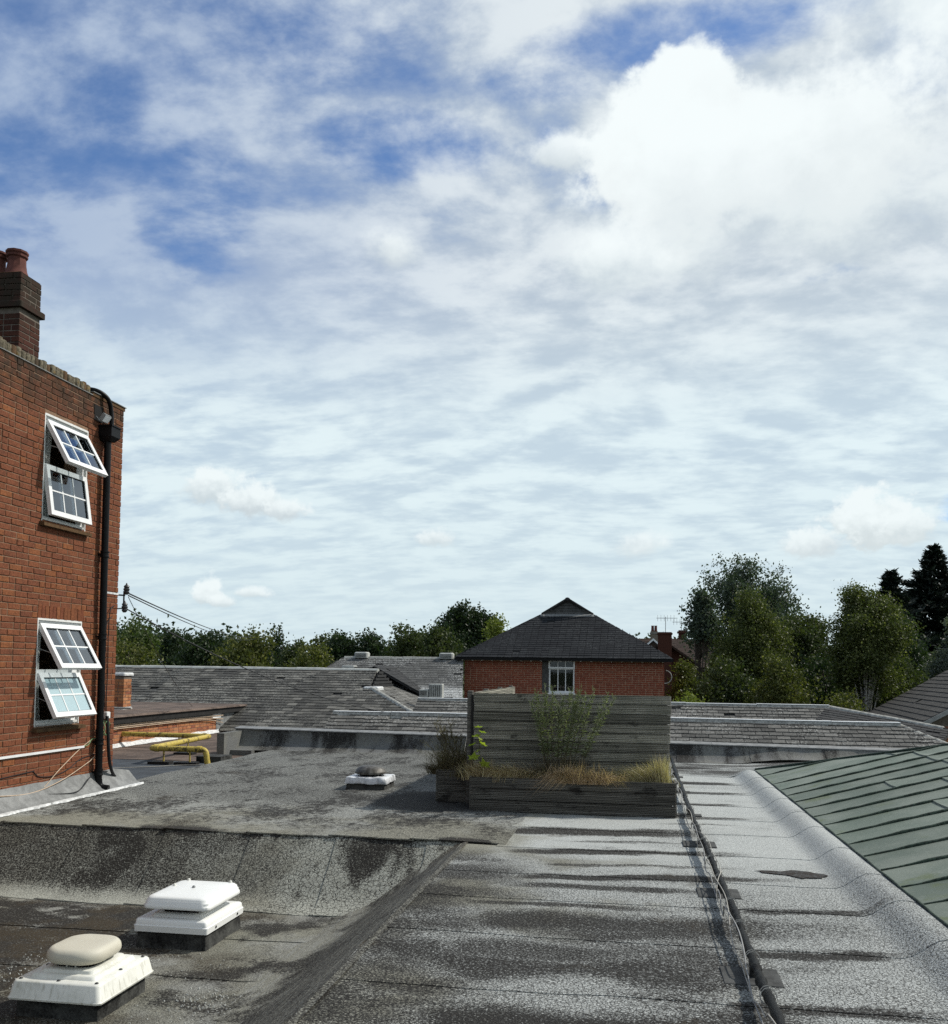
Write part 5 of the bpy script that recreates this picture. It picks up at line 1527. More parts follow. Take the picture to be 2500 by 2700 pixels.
# two insulators on an iron bracket at the corner, wires leading off
ins = thing('insulator_bracket', 'iron bracket with two dark insulators on building corner', 'insulator', (WX, 12.2, 2.6))
m = MB(); m.tube([(WX - .06, 12.16, 2.66), (WX + .04, 12.28, 2.66)], .012, 6); m.tube([(WX + .03, 12.27, 2.42), (WX + .03, 12.27, 2.72)], .011, 6); m.tube([(WX - .05, 12.16, 2.46), (WX + .03, 12.27, 2.48)], .010, 6); m.build('bracket', 'black_plastic', ins)
m = MB(); m.box(WX - .02, WX + .012, 11.82, 12.16, 2.655, 2.68); m.build('wall_plate', 'lead_white', ins)
for z, x in ((2.69, WX + .055), (2.44, WX + .035)):
    m = MB(); m.lathe((x, 12.29, z), [(.016, -.02), (.036, 0), (.040, .02), (.030, .03), (.042, .045), (.042, .065), (.030, .075), (.040, .09), (.036, .105), (.015, .12), (.008, .145)], 12); m.build('insulator', 'porcelain', ins, smooth=40)
def wire(label, a, b, d, r): 
    mb = MB(); mb.tube(sag(a, b, d, 24), r, 5); tag(mb.build('overhead_wire', 'cable_black', None), label, 'wire')
wire('twin overhead wire leading right from the upper insulator', (WX + .08, 12.3, 2.69), (-25.5, 62, 3.75), .30, .011)
wire('second overhead wire close below the twin wire', (WX + .08, 12.3, 2.66), (-25.5, 62, 3.6), .34, .009)
wire('overhead wire sagging down over the slate roof', (WX + .06, 12.3, 2.47), (-5.28, 20.05, .74), .22, .009)
wire('thin slack wire crossing below the insulators', (WX + .08, 12.3, 2.64), (-11.6, 24.0, .55), .15, .005)

# ------------------------------------------------------------------ lower roofs on the left with yellow gas pipe
lr = bpy.data.objects.new('lower_roof', None); COL.objects.link(lr); structure(lr)
m = MB(); m.box(-18, -7.13, 12.16, 16.7, -.5, -.10); m.build('felt_sheet', 'lower_blue', lr)
m = MB(); m.box(-18, -7.13, 16.705, 26, -.5, -.092); m.build('felt_sheet', 'lower_brown', lr)
low = thing('low_extension', 'low orange brick extension with a brown flat roof', 'building', (-13, 21, -.1))
m = MB(); m.box(-19, -10.92, 15.5, 25.6, -.4, .52); m.build('wall', 'mortar_grey', low)
brick_courses(low, (-10.92, 15.5, 0), (0, 1, 0), (1, 0, 0), 8.4, -.05, .345, 'brick_orange', (), nind=300, seed=41, proud=.006)
m = MB(); m.box(-10.93, -10.90, 23.9, 25.6, -.1, .36); m.build('grey_panel', 'lead', low)
m = MB(); m.box(-10.92, -10.80, 15.4, 25.7, .42, .56); m.build('fascia', 'fascia', low)
m = MB(); m.box(-10.915, -10.885, 15.5, 25.0, .345, .42); m.build('soffit_strip', 'lead', low)
m = MB(); m.hexa([(-19, 15.3, .56), (-10.75, 15.3, .56), (-10.75, 25.9, .56), (-19, 25.9, .56)], [(-19, 15.35, .605), (-10.80, 15.35, .605), (-10.80, 25.9, .605), (-19, 25.9, .605)]); m.build('flat_roof', 'lower_brown', low)
fz = MB(); rows = []
for k in range(41):
    y = 15.5 + 8.6 * k / 40; e = .02 * math.sin(k * 1.9)
    rows.append([(-10.905, y, -.005 + e * .5), (-10.88, y, -.02), (-10.80 + e, y, -.085)])
fz.add([p for r in rows for p in r], [(k * 3 + j, k * 3 + j + 1, (k + 1) * 3 + j + 1, (k + 1) * 3 + j) for k in range(40) for j in range(2)])
fz.build('foil_flashing', 'lead_white', low, smooth=50)
for i, (z, r) in enumerate(((.375, .014), (.335, .011), (.30, .010))):
    m = MB(); m.tube(smooth_path([(-10.86, 15.5, z), (-10.86, 20, z + .01), (-10.86, 23.0, z - .01), (-10.85, 24.2, z - .02 - .06 * i)]), r, 6)
    tag(m.build('wall_conduit', 'cable_cream', None), ['topmost', 'middle', 'lowest'][i] + ' cream conduit along the orange brick wall', 'conduit')
# brick pier with white cap on the brown roof
pr = thing('brick_pier', 'short brick pier with pale cap on the brown flat roof', 'pier', (-12.3, 21.3, .6))
m = MB(); m.box(-12.42, -12.06, 21.2, 21.55, .6, 1.42); m.build('core', 'mortar_grey', pr)
brick_courses(pr, (-12.42, 21.2, 0), (1, 0, 0), (0, -1, 0), .36, .66, 1.41, 'brick_orange', (), nind=300, seed=43, inframe=False)
brick_courses(pr, (-12.06, 21.194, 0), (0, 1, 0), (1, 0, 0), .36, .66, 1.41, 'brick_orange', (), nind=0, seed=44)
m = MB(); m.cbox(-12.46, -12.02, 21.15, 21.6, 1.42, 1.49, .02); m.build('cap', 'lead_white', pr)
m = MB(); m.cbox(-12.45, -12.03, 21.16, 21.59, .59, .66, .02); m.build('flashing', 'lead_white', pr)
rod = thing('aerial_mast', 'fallen pale mast with dark cross arm on the brown roof', 'mast', (-11.6, 19.5, .65))
m = MB(); m.tube([(-12.6, 19.8, .70), (-10.95, 19.6, .72)], .022, 8); m.build('pole', 'cable_white', rod)
m = MB(); m.tube([(-11.55, 19.9, .73), (-10.95, 18.7, .63)], .018, 6); m.tube([(-11.5, 19.7, .6), (-11.5, 19.7, .82)], .03, 8); m.build('cross_arm', 'dark_metal', rod)
# yellow gas pipe in a zigzag on short stands
gas = thing('gas_pipe', 'yellow painted gas pipe zigzagging over the lower roof', 'pipe', (-9, 18, -.1))
P = [(-11.2, 19.2, .18), (-8.89, 19.19, .18), (-8.6, 16.12, .18), (-7.55, 16.14, .18), (-7.5, 16.14, -.12)]
def rounded(pts, r=.09, n=5):
    pts = [Vector(p) for p in pts]; out = [pts[0]]
    for i in range(1, len(pts) - 1):
        a = pts[i] + (pts[i - 1] - pts[i]).normalized() * r; c = pts[i] + (pts[i + 1] - pts[i]).normalized() * r
        out += [a * (1 - t) ** 2 + pts[i] * 2 * t * (1 - t) + c * t * t for t in [k / n for k in range(n + 1)]]
    return out + [pts[-1]]
m = MB(); m.tube(rounded(P), .052, 12); m.build('tube', 'yellow_paint', gas, smooth=60)
m = MB()
for p in P[1:4]:
    pass
for c, d in ((P[1], (-1, 0, 0)), (P[1], (-.1, -1, 0)), (P[2], (.1, 1, 0)), (P[2], (1, 0, 0)), (P[3], (-1, 0, 0))):
    d = Vector(d).normalized(); q = Vector(c) + d * .12
    m = MB(); m.tube([q - d * .04, q + d * .04], .062, 12); m.build('coupling', 'yellow_paint', gas, smooth=60)
for x, y in ((-8.35, 16.13), (-7.85, 16.14), (-8.75, 17.9), (-9.6, 19.2)):
    m = MB(); m.tube([(x, y, -.09), (x, y, .15)], .016, 8); so = m.build('stand', 'yellow_paint', gas)
    m = MB(); m.box(x - .25, x + .14, y - .12, y + .10, -.10, -.05); m.build('base_block', 'fascia', so)
m = MB(); m.box(-7.9, -7.42, 16.5, 17.0, -.1, .02); tag(m.build('roof_kerb', 'curb_felt', None), 'dark felt kerb beside the end of the yellow pipe', 'kerb')
lamp = thing('swan_neck_lamp', 'small white swan-neck lamp on the lower roof', 'lamp', (-9.4, 15.6, -.1))
m = MB(); m.tube([(-9.55, 15.6, -.1), (-9.55, 15.6, .16)], .014, 6); m.tube(bez((-9.55, 15.6, .15), (-9.5, 15.6, .30), (-9.22, 15.6, .28), (-9.2, 15.6, .14), 10), .010, 6); m.build('neck', 'white_paint', lamp)
m = MB(); m.lathe((-9.2, 15.6, .04), [(.088, 0), (.088, .02), (.06, .06), (.03, .085), (.02, .11)], 16); m.build('shade', 'white_paint', lamp, smooth=40)
cable('loose_wire', 'thin white wire lying across the dark lower roof', 'cable_white', [(-9.8, 14.6, -.085), (-9.0, 15.0, -.085), (-8.3, 15.5, -.085), (-7.9, 15.9, -.085), (-7.5, 16.0, -.08)], .006)
cable('loose_wire', 'white wire hanging down the back upstand by the corner planter', 'cable_white', [(-3.2, 18.55, .36), (-3.22, 18.5, .2), (-3.2, 18.40, .06), (-2.95, 18.2, .02)], .008)
vent_pipe = MB(); vent_pipe.box(-11.0, -10.86, 23.6, 24.1, .30, .44); tag(vent_pipe.build('meter_box', 'upvc', None), 'small white box at the end of the brick wall', 'box')

# ------------------------------------------------------------------ slate-roofed building behind, left
bA = thing('slate_building', 'long grey slate roof behind the upstand, left', 'building', (-11, 27, -3.3))
m = MB(); m.box(-18, -4.8, 24.3, 32.5, -3.3, -.1); m.build('wall', 'brick_far', bA)
slate_plane(bA, [(-20, 24, -.06), (-4.5, 24, -.06), (-7.6, 27.1, 1.10), (-7.75, 28.5, 1.61), (-20, 28.5, 1.61)], 'slate_grey', .27, .20, .020, 300, 51, .020)
slate_plane(bA, [(-4.5, 24, -.06), (-4.5, 33, -.06), (-7.6, 29.9, 1.10), (-7.6, 27.1, 1.10)], 'slate_front', .27, .20, .013, 0, 52)
slate_plane(bA, [(-4.5, 33, -.06), (-20, 33, -.06), (-20, 28.5, 1.61), (-7.75, 28.5, 1.61), (-7.6, 29.9, 1.10)], 'slate_grey', .4, .3, .013, 0, 53)
ridge_line(bA, (-20, 28.5, 1.635), (-7.72, 28.5, 1.635), 'ridge_pale', .9, .16, .08)
ridge_line(bA, (-7.55, 27.05, 1.12), (-4.5, 24, -.03), 'ridge_stone', .45, .10, .05)
m = MB(); m.add([(-7.55, 27.15, 1.10), (-7.55, 29.85, 1.10), (-7.70, 28.5, 1.60)], [(0, 1, 2)]); g_ = m.build('gablet', 'fascia', bA)
for k in range(5):
    t = k / 5; hw = 1.35 * (1 - t) * .96
    m = MB(); m.box(-7.58 + -.12 * t, -7.53 - .12 * t, 28.5 - hw, 28.5 + hw, 1.10 + .5 * t, 1.10 + .5 * t + .07); m.build('slat', 'slate_dark', g_)
m = MB(); m.cbox(-7.75, -7.3, 26.95, 27.6, 1.02, 1.13, .03); m.build('lead_saddle', 'lead_white', bA)

bB = thing('slate_building', 'pale lichened slate roof with two ridge vents, further back', 'building', (-8, 33, -3.3))
m = MB(); m.box(-12, -5.9, 29.6, 37, -3.3, .3); m.build('wall', 'brick_far', bB)
slate_plane(bB, [(-11.9, 29.2, .36), (-5.2, 29.2, .36), (-5.86, 33, 2.04), (-10.2, 33, 2.04)], 'slate_pale', .27, .19, .012, 300, 55)
slate_plane(bB, [(-11.9, 37, .36), (-11.9, 29.2, .36), (-10.2, 33, 2.04)], 'slate_pale', .3, .2, .012, 0, 56)
slate_plane(bB, [(-6.2, 29.7, .66), (-6.2, 33.0, .66), (-8.2, 33.0, 1.72), (-8.2, 29.7, 1.72)], 'slate_dark', .27, .19, .012, 300, 57)
slate_plane(bB, [(-10.2, 33.0, .66), (-10.2, 29.7, .66), (-8.2, 29.7, 1.72), (-8.2, 33.0, 1.72)], 'slate_dark', .3, .2, .012, 0, 58)
ridge_line(bB, (-10.2, 33, 2.06), (-5.86, 33, 2.06), 'ridge_stone', .45, .12, .06)
for x in (-9.55, -6.45):
    v = thing('ridge_vent', 'boxy pale ridge vent, ' + ('left' if x < -8 else 'right') + ' one on the far slate roof', 'vent', (x, 33, 2.05), 'ridge vents')
    m = MB(); m.cbox(x - .24, x + .24, 32.8, 33.2, 2.03, 2.24, .04); m.build('hood', 'ridge_pale', v)
    for q in range(3):
        m = MB(); m.box(x - .2, x + .2, 32.785, 32.80, 2.06 + q * .05, 2.08 + q * .05); m.build('louvre', 'dark_metal', v)
v = thing('roof_vent', 'small louvred vent box on the far slate roof hip', 'vent', (-9.6, 31.5, 1.6))
m = MB(); m.cbox(-9.75, -9.3, 31.2, 31.6, 1.45, 1.75, .03); m.build('hood', 'ridge_pale', v)
for q in range(4):
    m = MB(); m.box(-9.29, -9.28, 31.22, 31.58, 1.5 + q * .06, 1.53 + q * .06); m.build('louvre', 'dark_metal', v)
for i, (x, z, w, h) in enumerate(((-5.93, .86, .26, .22), (-5.58, .84, .40, .40))):
    a = thing('air_conditioner', ['small white air-conditioning unit low behind the slate roof', 'taller pale air-conditioning unit beside the brick house'][i], 'air conditioner', (x, 27, z))
    m = MB(); m.cbox(x - w / 2, x + w / 2, 26.9, 27.15, z, z + h, .015); m.build('casing', 'ridge_pale', a)
    for q in range(6):
        m = MB(); m.box(x - w * .42 + q * w * .14, x - w * .42 + q * w * .14 + .014, 26.885, 26.90, z + .04, z + h - .04); m.build('grille_bar', 'dark_metal', a)
    for s_ in (-1, 1):
        m = MB(); m.box(x + s_ * w * .35 - .02, x + s_ * w * .35 + .02, 26.95, 27.1, -.2, z); m.build('leg', 'grey_metal', a)

# front low roof just behind the upstand
bD = thing('slate_building', 'low lichened slate roof with sunlit white ridge just behind the upstand', 'building', (0, 20, -3.3))
m = MB(); m.box(-6.1, 5.2, 19.1, 21.0, -3.3, .18); m.build('wall', 'brick_far', bD)
slate_plane(bD, [(-6.4, 18.9, .17), (6.35, 18.9, .17), (5.25, 20, .68), (-6.4, 20, .68)], 'slate_front', .26, .155, .022, 300, 61, .012)
slate_plane(bD, [(6.35, 21.1, .17), (-6.4, 21.1, .17), (-6.4, 20, .68), (5.25, 20, .68)], 'slate_front', .3, .18, .014, 0, 62)
slate_plane(bD, [(6.35, 18.9, .17), (6.35, 21.1, .17), (5.25, 20, .68)], 'slate_front', .3, .18, .014, 0, 63)
ridge_line(bD, (-6.4, 20, .71), (5.25, 20, .71), 'ridge_stone', 1.3, .15, .10, 'sunlit_cap', top_w=.085)
ridge_line(bD, (5.25, 20, .69), (6.3, 18.95, .20), 'ridge_stone', .7, .10, .06)
bE = thing('slate_building', 'second slate roof behind the sunlit white ridge, with a valley at right', 'building', (1, 23, -3.3))
m = MB(); m.box(-4.9, 6.0, 21.9, 24.2, -3.3, .2); m.build('wall', 'brick_far', bE)
slate_plane(bE, [(-5.2, 21.5, .22), (4.2, 21.5, .22), (4.45, 23, .91), (-5.2, 23, .91)], 'slate_front', .24, .15, .020, 300, 64, .010)
slate_plane(bE, [(6.2, 24.5, .22), (-5.2, 24.5, .22), (-5.2, 23, .91), (4.45, 23, .91)], 'slate_grey', .3, .2, .013, 0, 65)
slate_plane(bE, [(3.70, 21.25, .47), (5.9, 20.2, .16), (6.75, 21.65, .52), (4.45, 23.0, .90)], 'slate_dark', .26, .17, .013, 150, 66)
ridge_line(bE, (-5.2, 23, .93), (4.5, 23, .93), 'ridge_stone', 1.6, .13, .07, 'sunlit_cap', top_w=.08)
ridge_line(bE, (4.5, 23, .93), (6.6, 21.75, .56), 'ridge_stone', 1.1, .12, .06)

# ------------------------------------------------------------------ steep grey tiled roof at the right edge
bF = thing('tiled_building', 'brick building with a large grey tiled roof, right edge', 'building', (11, 32, -3.3))
def eF(t): return (7.8 + .77 * t, 28 + 8.7 * t, .26)
slate_plane(bF, [(8.57, 36.7, .26), (7.8, 28.0, .26), (12.6, 27.6, 3.1), (13.37, 36.3, 3.1)], 'tile_side', .33, .24, .024, 300, 71, .004)
slate_plane(bF, [(17.4, 27.2, .26), (18.2, 35.9, .26), (13.37, 36.3, 3.1), (12.6, 27.6, 3.1)], 'tile_side', .5, .4, .016, 0, 72)
m = MB(); m.add([(8.05, 28.2, -3.3), (17.2, 27.45, -3.3), (17.2, 27.45, .2), (12.6, 27.85, 2.95), (8.05, 28.2, .25)], [(0, 1, 2, 3, 4)]); m.add([(8.05, 28.2, -3.3), (8.75, 36.5, -3.3), (8.75, 36.5, .25), (8.05, 28.2, .25)], [(0, 1, 2, 3)])
wF = m.build('wall', 'mortar_grey', bF)
dF = Vector((17.2 - 8.05, 27.45 - 28.2, 0)); nF = Vector((dF.y, -dF.x, 0)).normalized()
brick_courses(bF, (8.05, 28.2, 0), dF, nF, 2.4, -1.0, .30, 'brick_orange', (), nind=120, seed=73)
m = MB(); m.hexa([(7.74, 27.95, .13), (12.6, 27.55, 2.95), (12.6, 27.62, 2.95), (7.75, 28.02, .13)], [(7.74, 27.95, .26), (12.6, 27.55, 3.08), (12.6, 27.62, 3.08), (7.75, 28.02, .26)]); m.build('bargeboard', 'bargeboard', bF)
m = MB(); m.tube([(7.74, 27.95, .22), (8.5, 36.7, .22)], .06, 8); m.build('gutter', 'black_plastic', bF)
ridge_line(bF, (12.6, 27.6, 3.14), (13.37, 36.3, 3.14), 'ridge_stone', .45, .14, .08)

# ------------------------------------------------------------------ red brick house in the middle
ho = thing('brick_house', 'red brick house with dark hipped slate roof and gablet', 'house', (-2.4, 38, -3.3))
HX0, HX1, HY = -5.81, 1.10, 33.0
win = (-2.83, -1.94, .89, 2.045); pan = (-3.07, -2.83, -1, 2.045)
m = MB()
m.box(HX0, pan[0], HY, HY + .3, -3.3, 2.05); m.box(win[1], HX1, HY, HY + .3, -3.3, 2.05); m.box(pan[0], win[1], HY, HY + .3, -3.3, win[2])
m.box(HX0, HX0 + .3, HY + .3, 43, -3.3, 2.05); m.box(HX1 - .3, HX1, HY + .3, 43, -3.3, 2.05); m.box(HX0 + .3, HX1 - .3, 42.7, 43, -3.3, 2.05)
m.box(HX0 + .3, HX1 - .3, HY + .3, 42.7, 1.95, 2.04); m.box(HX0 + .3, HX1 - .3, 35.5, 35.6, -3.3, 1.95)
m.build('wall', 'mortar_house', ho)
brick_courses(ho, (HX0, HY, 0), (1, 0, 0), (0, -1, 0), HX1 - HX0, .10, 2.02, 'brick_house', [(pan[0] - HX0, win[1] - HX0, .86, 2.1)], nind=300, seed=81, proud=.004)
brick_courses(ho, (HX1, HY - .004, 0), (0, 1, 0), (1, 0, 0), 6, .10, 2.02, 'brick_house', (), nind=0, seed=82, proud=.004)
m = MB(); m.box(pan[0], pan[1], HY + .02, HY + .06, -.5, 2.045); m.build('timber_panel', 'wall_panel', ho)
def house_window():
    w = MB(); f = .05; x0, x1, z0, z1 = win; ya, yb = HY + .03, HY + .10
    for a, b, c, d in [(x0, x1, z1 - f, z1), (x0, x1, z0, z0 + f + .02), (x0, x0 + f, z0 + f + .02, z1 - f), (x1 - f, x1, z0 + f + .02, z1 - f), (x0 + f, x1 - f, 1.70, 1.76)]:
        w.box(a, b, ya, yb, c, d)
    wo = w.build('window', 'upvc', ho)
    m = MB()
    for a, b, c, d in [(x0 - .01, x1 + .01, 1.99, 2.035), (x0 - .01, x1 + .01, 1.735, 1.79), (x0 - .01, x0 + .045, 1.79, 1.99), (x1 - .045, x1 + .01, 1.79, 1.99)]:
        m.box(a, b, HY - .035, HY + .028, c, d)
    m.build('top_light', 'upvc', wo)
    for i in (1, 2):
        xx = x0 + f + (x1 - x0 - 2 * f) * i / 3
        m = MB(); m.box(xx - .014, xx + .014, ya + .01, yb - .01, z0 + f + .02, 1.70); m.build('glazing_bar', 'upvc', wo)
        m = MB(); m.box(xx - .012, xx + .012, HY - .02, HY + .02, 1.79, 1.99); m.build('glazing_bar', 'upvc', wo)
    for i in range(3):
        a = x0 + f + (x1 - x0 - 2 * f) * i / 3
        m = MB(); m.box(a + .014, a + (x1 - x0 - 2 * f) / 3 - .014, ya + .03, ya + .036, z0 + f + .02, 1.70); m.build('pane', 'glass_far', wo)
        m = MB(); m.box(a + .012, a + (x1 - x0 - 2 * f) / 3 - .012, HY - .004, HY + .002, 1.79, 1.99); m.build('pane', 'glass_far', wo)
    m = MB(); m.box(x0 - .03, x1 + .04, HY - .07, HY + .03, z0 - .06, z0); m.build('sill', 'white_paint', wo)
    m = MB(); m.box(x0, x1, HY + .6, HY + .62, .2, 2.0); m.build('room_back', 'interior', wo)
house_window()
EZ = 2.10; ax = -2.37; GY = 35.6
slate_plane(ho, [(-6.10, 32.68, EZ), (1.38, 32.68, EZ), (-1.42, GY, 3.77), (-3.33, GY, 3.77)], 'slate_house', .25, .155, .016, 300, 83, .010)
slate_plane(ho, [(1.38, 32.68, EZ), (1.38, 43.3, EZ), (ax, 43.3, 4.33), (ax, GY - .12, 4.33), (-1.42, GY, 3.77)], 'slate_house', .3, .2, .010, 0, 84)
slate_plane(ho, [(-6.10, 43.3, EZ), (-6.10, 32.68, EZ), (-3.33, GY, 3.77), (ax, GY - .12, 4.33), (ax, 43.3, 4.33)], 'slate_house', .3, .2, .010, 0, 85)
m = MB(); m.add([(-3.28, GY - .02, 3.79), (-1.47, GY - .02, 3.79), (ax, GY - .02, 4.33)], [(0, 1, 2)]); gg = m.build('gablet', 'slate_dark', ho)
for k in range(5):
    t = k / 5; hw = .88 * (1 - t)
    m = MB(); m.hexa([(ax - hw, GY - .06, 3.80 + .52 * t), (ax + hw, GY - .06, 3.80 + .52 * t), (ax + hw, GY - .02, 3.80 + .52 * t), (ax - hw, GY - .02, 3.80 + .52 * t)], [(ax - hw * .9, GY - .03, 3.80 + .52 * t + .10), (ax + hw * .9, GY - .03, 3.80 + .52 * t + .10), (ax + hw * .9, GY - .02, 3.80 + .52 * t + .10), (ax - hw * .9, GY - .02, 3.80 + .52 * t + .10)]); m.build('slat', 'wall_panel', gg)
m = MB(); m.hexa([(-3.38, GY - .22, 3.665), (-1.37, GY - .22, 3.665), (-1.40, GY - .0, 3.79), (-3.35, GY - .0, 3.79)], [(-3.38, GY - .24, 3.685), (-1.37, GY - .24, 3.685), (-1.40, GY - .02, 3.81), (-3.35, GY - .02, 3.81)]); m.build('lead_apron', 'lead', ho)
for a, b in (((-3.33, GY - .14, 3.78), (ax, GY - .14, 4.36)), ((-1.42, GY - .14, 3.78), (ax, GY - .14, 4.36))):
    m = MB(); m.tube([a, b], .04, 6); m.build('verge_trim', 'slate_dark', ho)
ridge_line(ho, (ax, GY - .2, 4.37), (ax, 43.3, 4.37), 'slate_dark', .45, .12, .06)
m = MB(); m.box(-6.12, 1.40, 32.66, 32.72, 2.00, 2.085); m.build('gutter', 'black_plastic', ho)
m = MB(); m.box(-6.05, 1.33, 32.72, 33.05, 2.045, 2.06); m.build('soffit', 'fascia', ho)
for k in range(21):
    x = -5.85 + k * .345
    m = MB(); m.box(x - .025, x + .025, 32.78, 33.0, 1.975, 2.04); m.build('rafter_end', 'white_paint', ho)
m = MB(); m.tube(bez((1.16, 32.9, 1.72), (1.45, 32.9, 1.66), (1.4, 32.9, 1.25), (1.1, 32.9, 1.28), 10), .018, 6); tag(m.build('hanging_wire', 'cable_white', None), 'white wire loop hanging at the right corner of the brick house', 'wire')

# ------------------------------------------------------------------ houses further off
fh = thing('far_house', 'distant house with white gable boards and pot-topped chimney', 'house', (1.5, 75, -3.3))
m = MB(); m.box(-1.5, 4.2, 72, 80, -3.3, 2.5); m.add([(.75, 71.9, 2.5), (2.4, 71.9, 2.5), (2.4, 71.9, 3.3), (1.57, 71.9, 4.0), (.75, 71.9, 3.3)], [(0, 1, 2, 3, 4)]); m.build('wall', 'tile_far', fh)
slate_plane(fh, [(-6, 72, 2.3), (5, 72, 2.3), (5, 75.5, 4.15), (-6, 75.5, 4.15)], 'tile_far', .5, .35, .02, 0, 91)
for a, b in (((.85, 71.8, 3.45), (1.6, 71.8, 4.12)), ((2.35, 71.8, 3.45), (1.6, 71.8, 4.12))):
    m = MB(); m.hexa([(a[0], 71.75, a[2] - .16), (b[0], 71.75, b[2] - .16), (b[0], 71.9, b[2] - .16), (a[0], 71.9, a[2] - .16)], [(a[0], 71.75, a[2]), (b[0], 71.75, b[2]), (b[0], 71.9, b[2]), (a[0], 71.9, a[2])]); m.build('bargeboard', 'upvc', fh)
m = MB(); m.box(1.45, 2.0, 74.5, 75.1, 3.4, 4.75); cc = m.build('chimney', 'pole_wood', fh)
m = MB(); m.box(1.40, 2.05, 74.45, 75.15, 4.55, 4.66); m.build('corbel', 'concrete', cc)
for dx in (.16, .40):
    m = MB(); m.lathe((1.45 + dx, 74.8, 4.75), [(.13, 0), (.11, .1), (.10, .4), (.12, .45)], 10); m.build('chimney_pot', 'terracotta', cc)
fh2 = thing('far_house', 'distant long red-brown tiled roof with tall slim chimney', 'house', (8, 80, -3.3))
m = MB(); m.box(1.5, 12, 78, 86, -3.3, 2.2); m.build('wall', 'brick_far', fh2)
slate_plane(fh2, [(0, 77.5, 2.0), (13, 77.5, 2.0), (13, 82, 4.35), (0, 82, 4.35)], 'tile_far', .5, .35, .02, 0, 92)
ridge_line(fh2, (0, 82, 4.40), (13, 82, 4.40), 'brick_far', .6, .14, .08)
m = MB(); m.box(3.75, 4.4, 78, 78.6, 2.2, 5.0); cc = m.build('chimney', 'brick_far', fh2)
m = MB(); m.box(3.65, 4.5, 77.9, 78.7, 4.75, 4.9); m.build('corbel', 'brick_far', cc)
fh3 = thing('far_house', 'distant gabled house with broad plain chimney, beside the brick house', 'house', (2.5, 62, -3.3))
m = MB(); m.add([(.9, 62, -3.3), (3.9, 62, -3.3), (3.9, 62, 2.2), (2.0, 62, 3.55), (.9, 62, 2.6)], [(0, 1, 2, 3, 4)]); m.add([(3.9, 62, -3.3), (3.9, 70, -3.3), (3.9, 70, 2.2), (3.9, 62, 2.2)], [(0, 1, 2, 3)]); m.build('wall', 'brick_far', fh3)
m = MB(); m.hexa([(2.0, 61.7, 3.55), (4.2, 61.7, 2.05), (4.2, 70, 2.05), (2.0, 70, 3.55)], [(2.0, 61.7, 3.70), (4.25, 61.7, 2.18), (4.25, 70, 2.18), (2.0, 70, 3.70)]); m.hexa([(2.0, 61.7, 3.55), (.6, 61.7, 2.4), (.6, 70, 2.4), (2.0, 70, 3.55)], [(2.0, 61.7, 3.70), (.55, 61.7, 2.5), (.55, 70, 2.5), (2.0, 70, 3.70)]); m.build('roof', 'tile_far', fh3)
m = MB(); m.box(1.65, 2.5, 60.9, 61.6, -1, 4.15); cc = m.build('chimney', 'brick_far', fh3)
m = MB(); m.box(1.6, 2.55, 60.85, 61.65, 4.0, 4.1); m.build('corbel', 'brick_far', cc)
for i, (x, y, z0, z1) in enumerate(((2.6, 75, 4.2, 5.9), (3.95, 78, 4.9, 5.75))):
    ae = thing('tv_aerial', ['tall television aerial above the white-gabled far house', 'low television aerial beside the slim far chimney'][i], 'aerial', (x, y, z0))
    m = MB(); m.tube([(x, y, z0), (x, y, z1)], .025, 5); m.build('mast', 'grey_metal', ae)
    m = MB(); m.tube([(x - .7, y, z1 - .1), (x + .9, y, z1 - .1)], .018, 4); ar = m.build('boom', 'grey_metal', ae)
    for k in range(6):
        xx = x - .6 + k * .25
        m = MB(); m.tube([(xx, y - .1, z1 - .1 - .25), (xx, y + .1, z1 - .1 + .25)], .012, 4); m.build('element', 'grey_metal', ar)

# ------------------------------------------------------------------ trees
def leaf_cloud(r, centers, rad, per, size, aspect=.55, up=.3, flat=1.0):
    n = len(centers) * per
    c = np.repeat(np.asarray(centers), per, 0)
    rd = np.repeat(np.broadcast_to(rad, (len(centers),)), per)
    g = r.normal(0, 1, (n, 3)); g[:, 2] *= flat
    p = c + g * rd[:, None] * .5
    u = r.normal(0, 1, (n, 3)); u /= np.linalg.norm(u, axis=1)[:, None]
    w = r.normal(0, 1, (n, 3)); w[:, 2] *= up; v = np.cross(u, w); v /= np.linalg.norm(v, axis=1)[:, None] + 1e-9
    s = size * r.uniform(.6, 1.35, n)[:, None]
    a = p - u * s * .5; b = p + v * s * aspect * .5; d = p + u * s * .5; e = p - v * s * aspect * .5
    V = np.stack([a, b, d, e], 1).reshape(-1, 3)
    return V, np.arange(n * 4).reshape(n, 4)

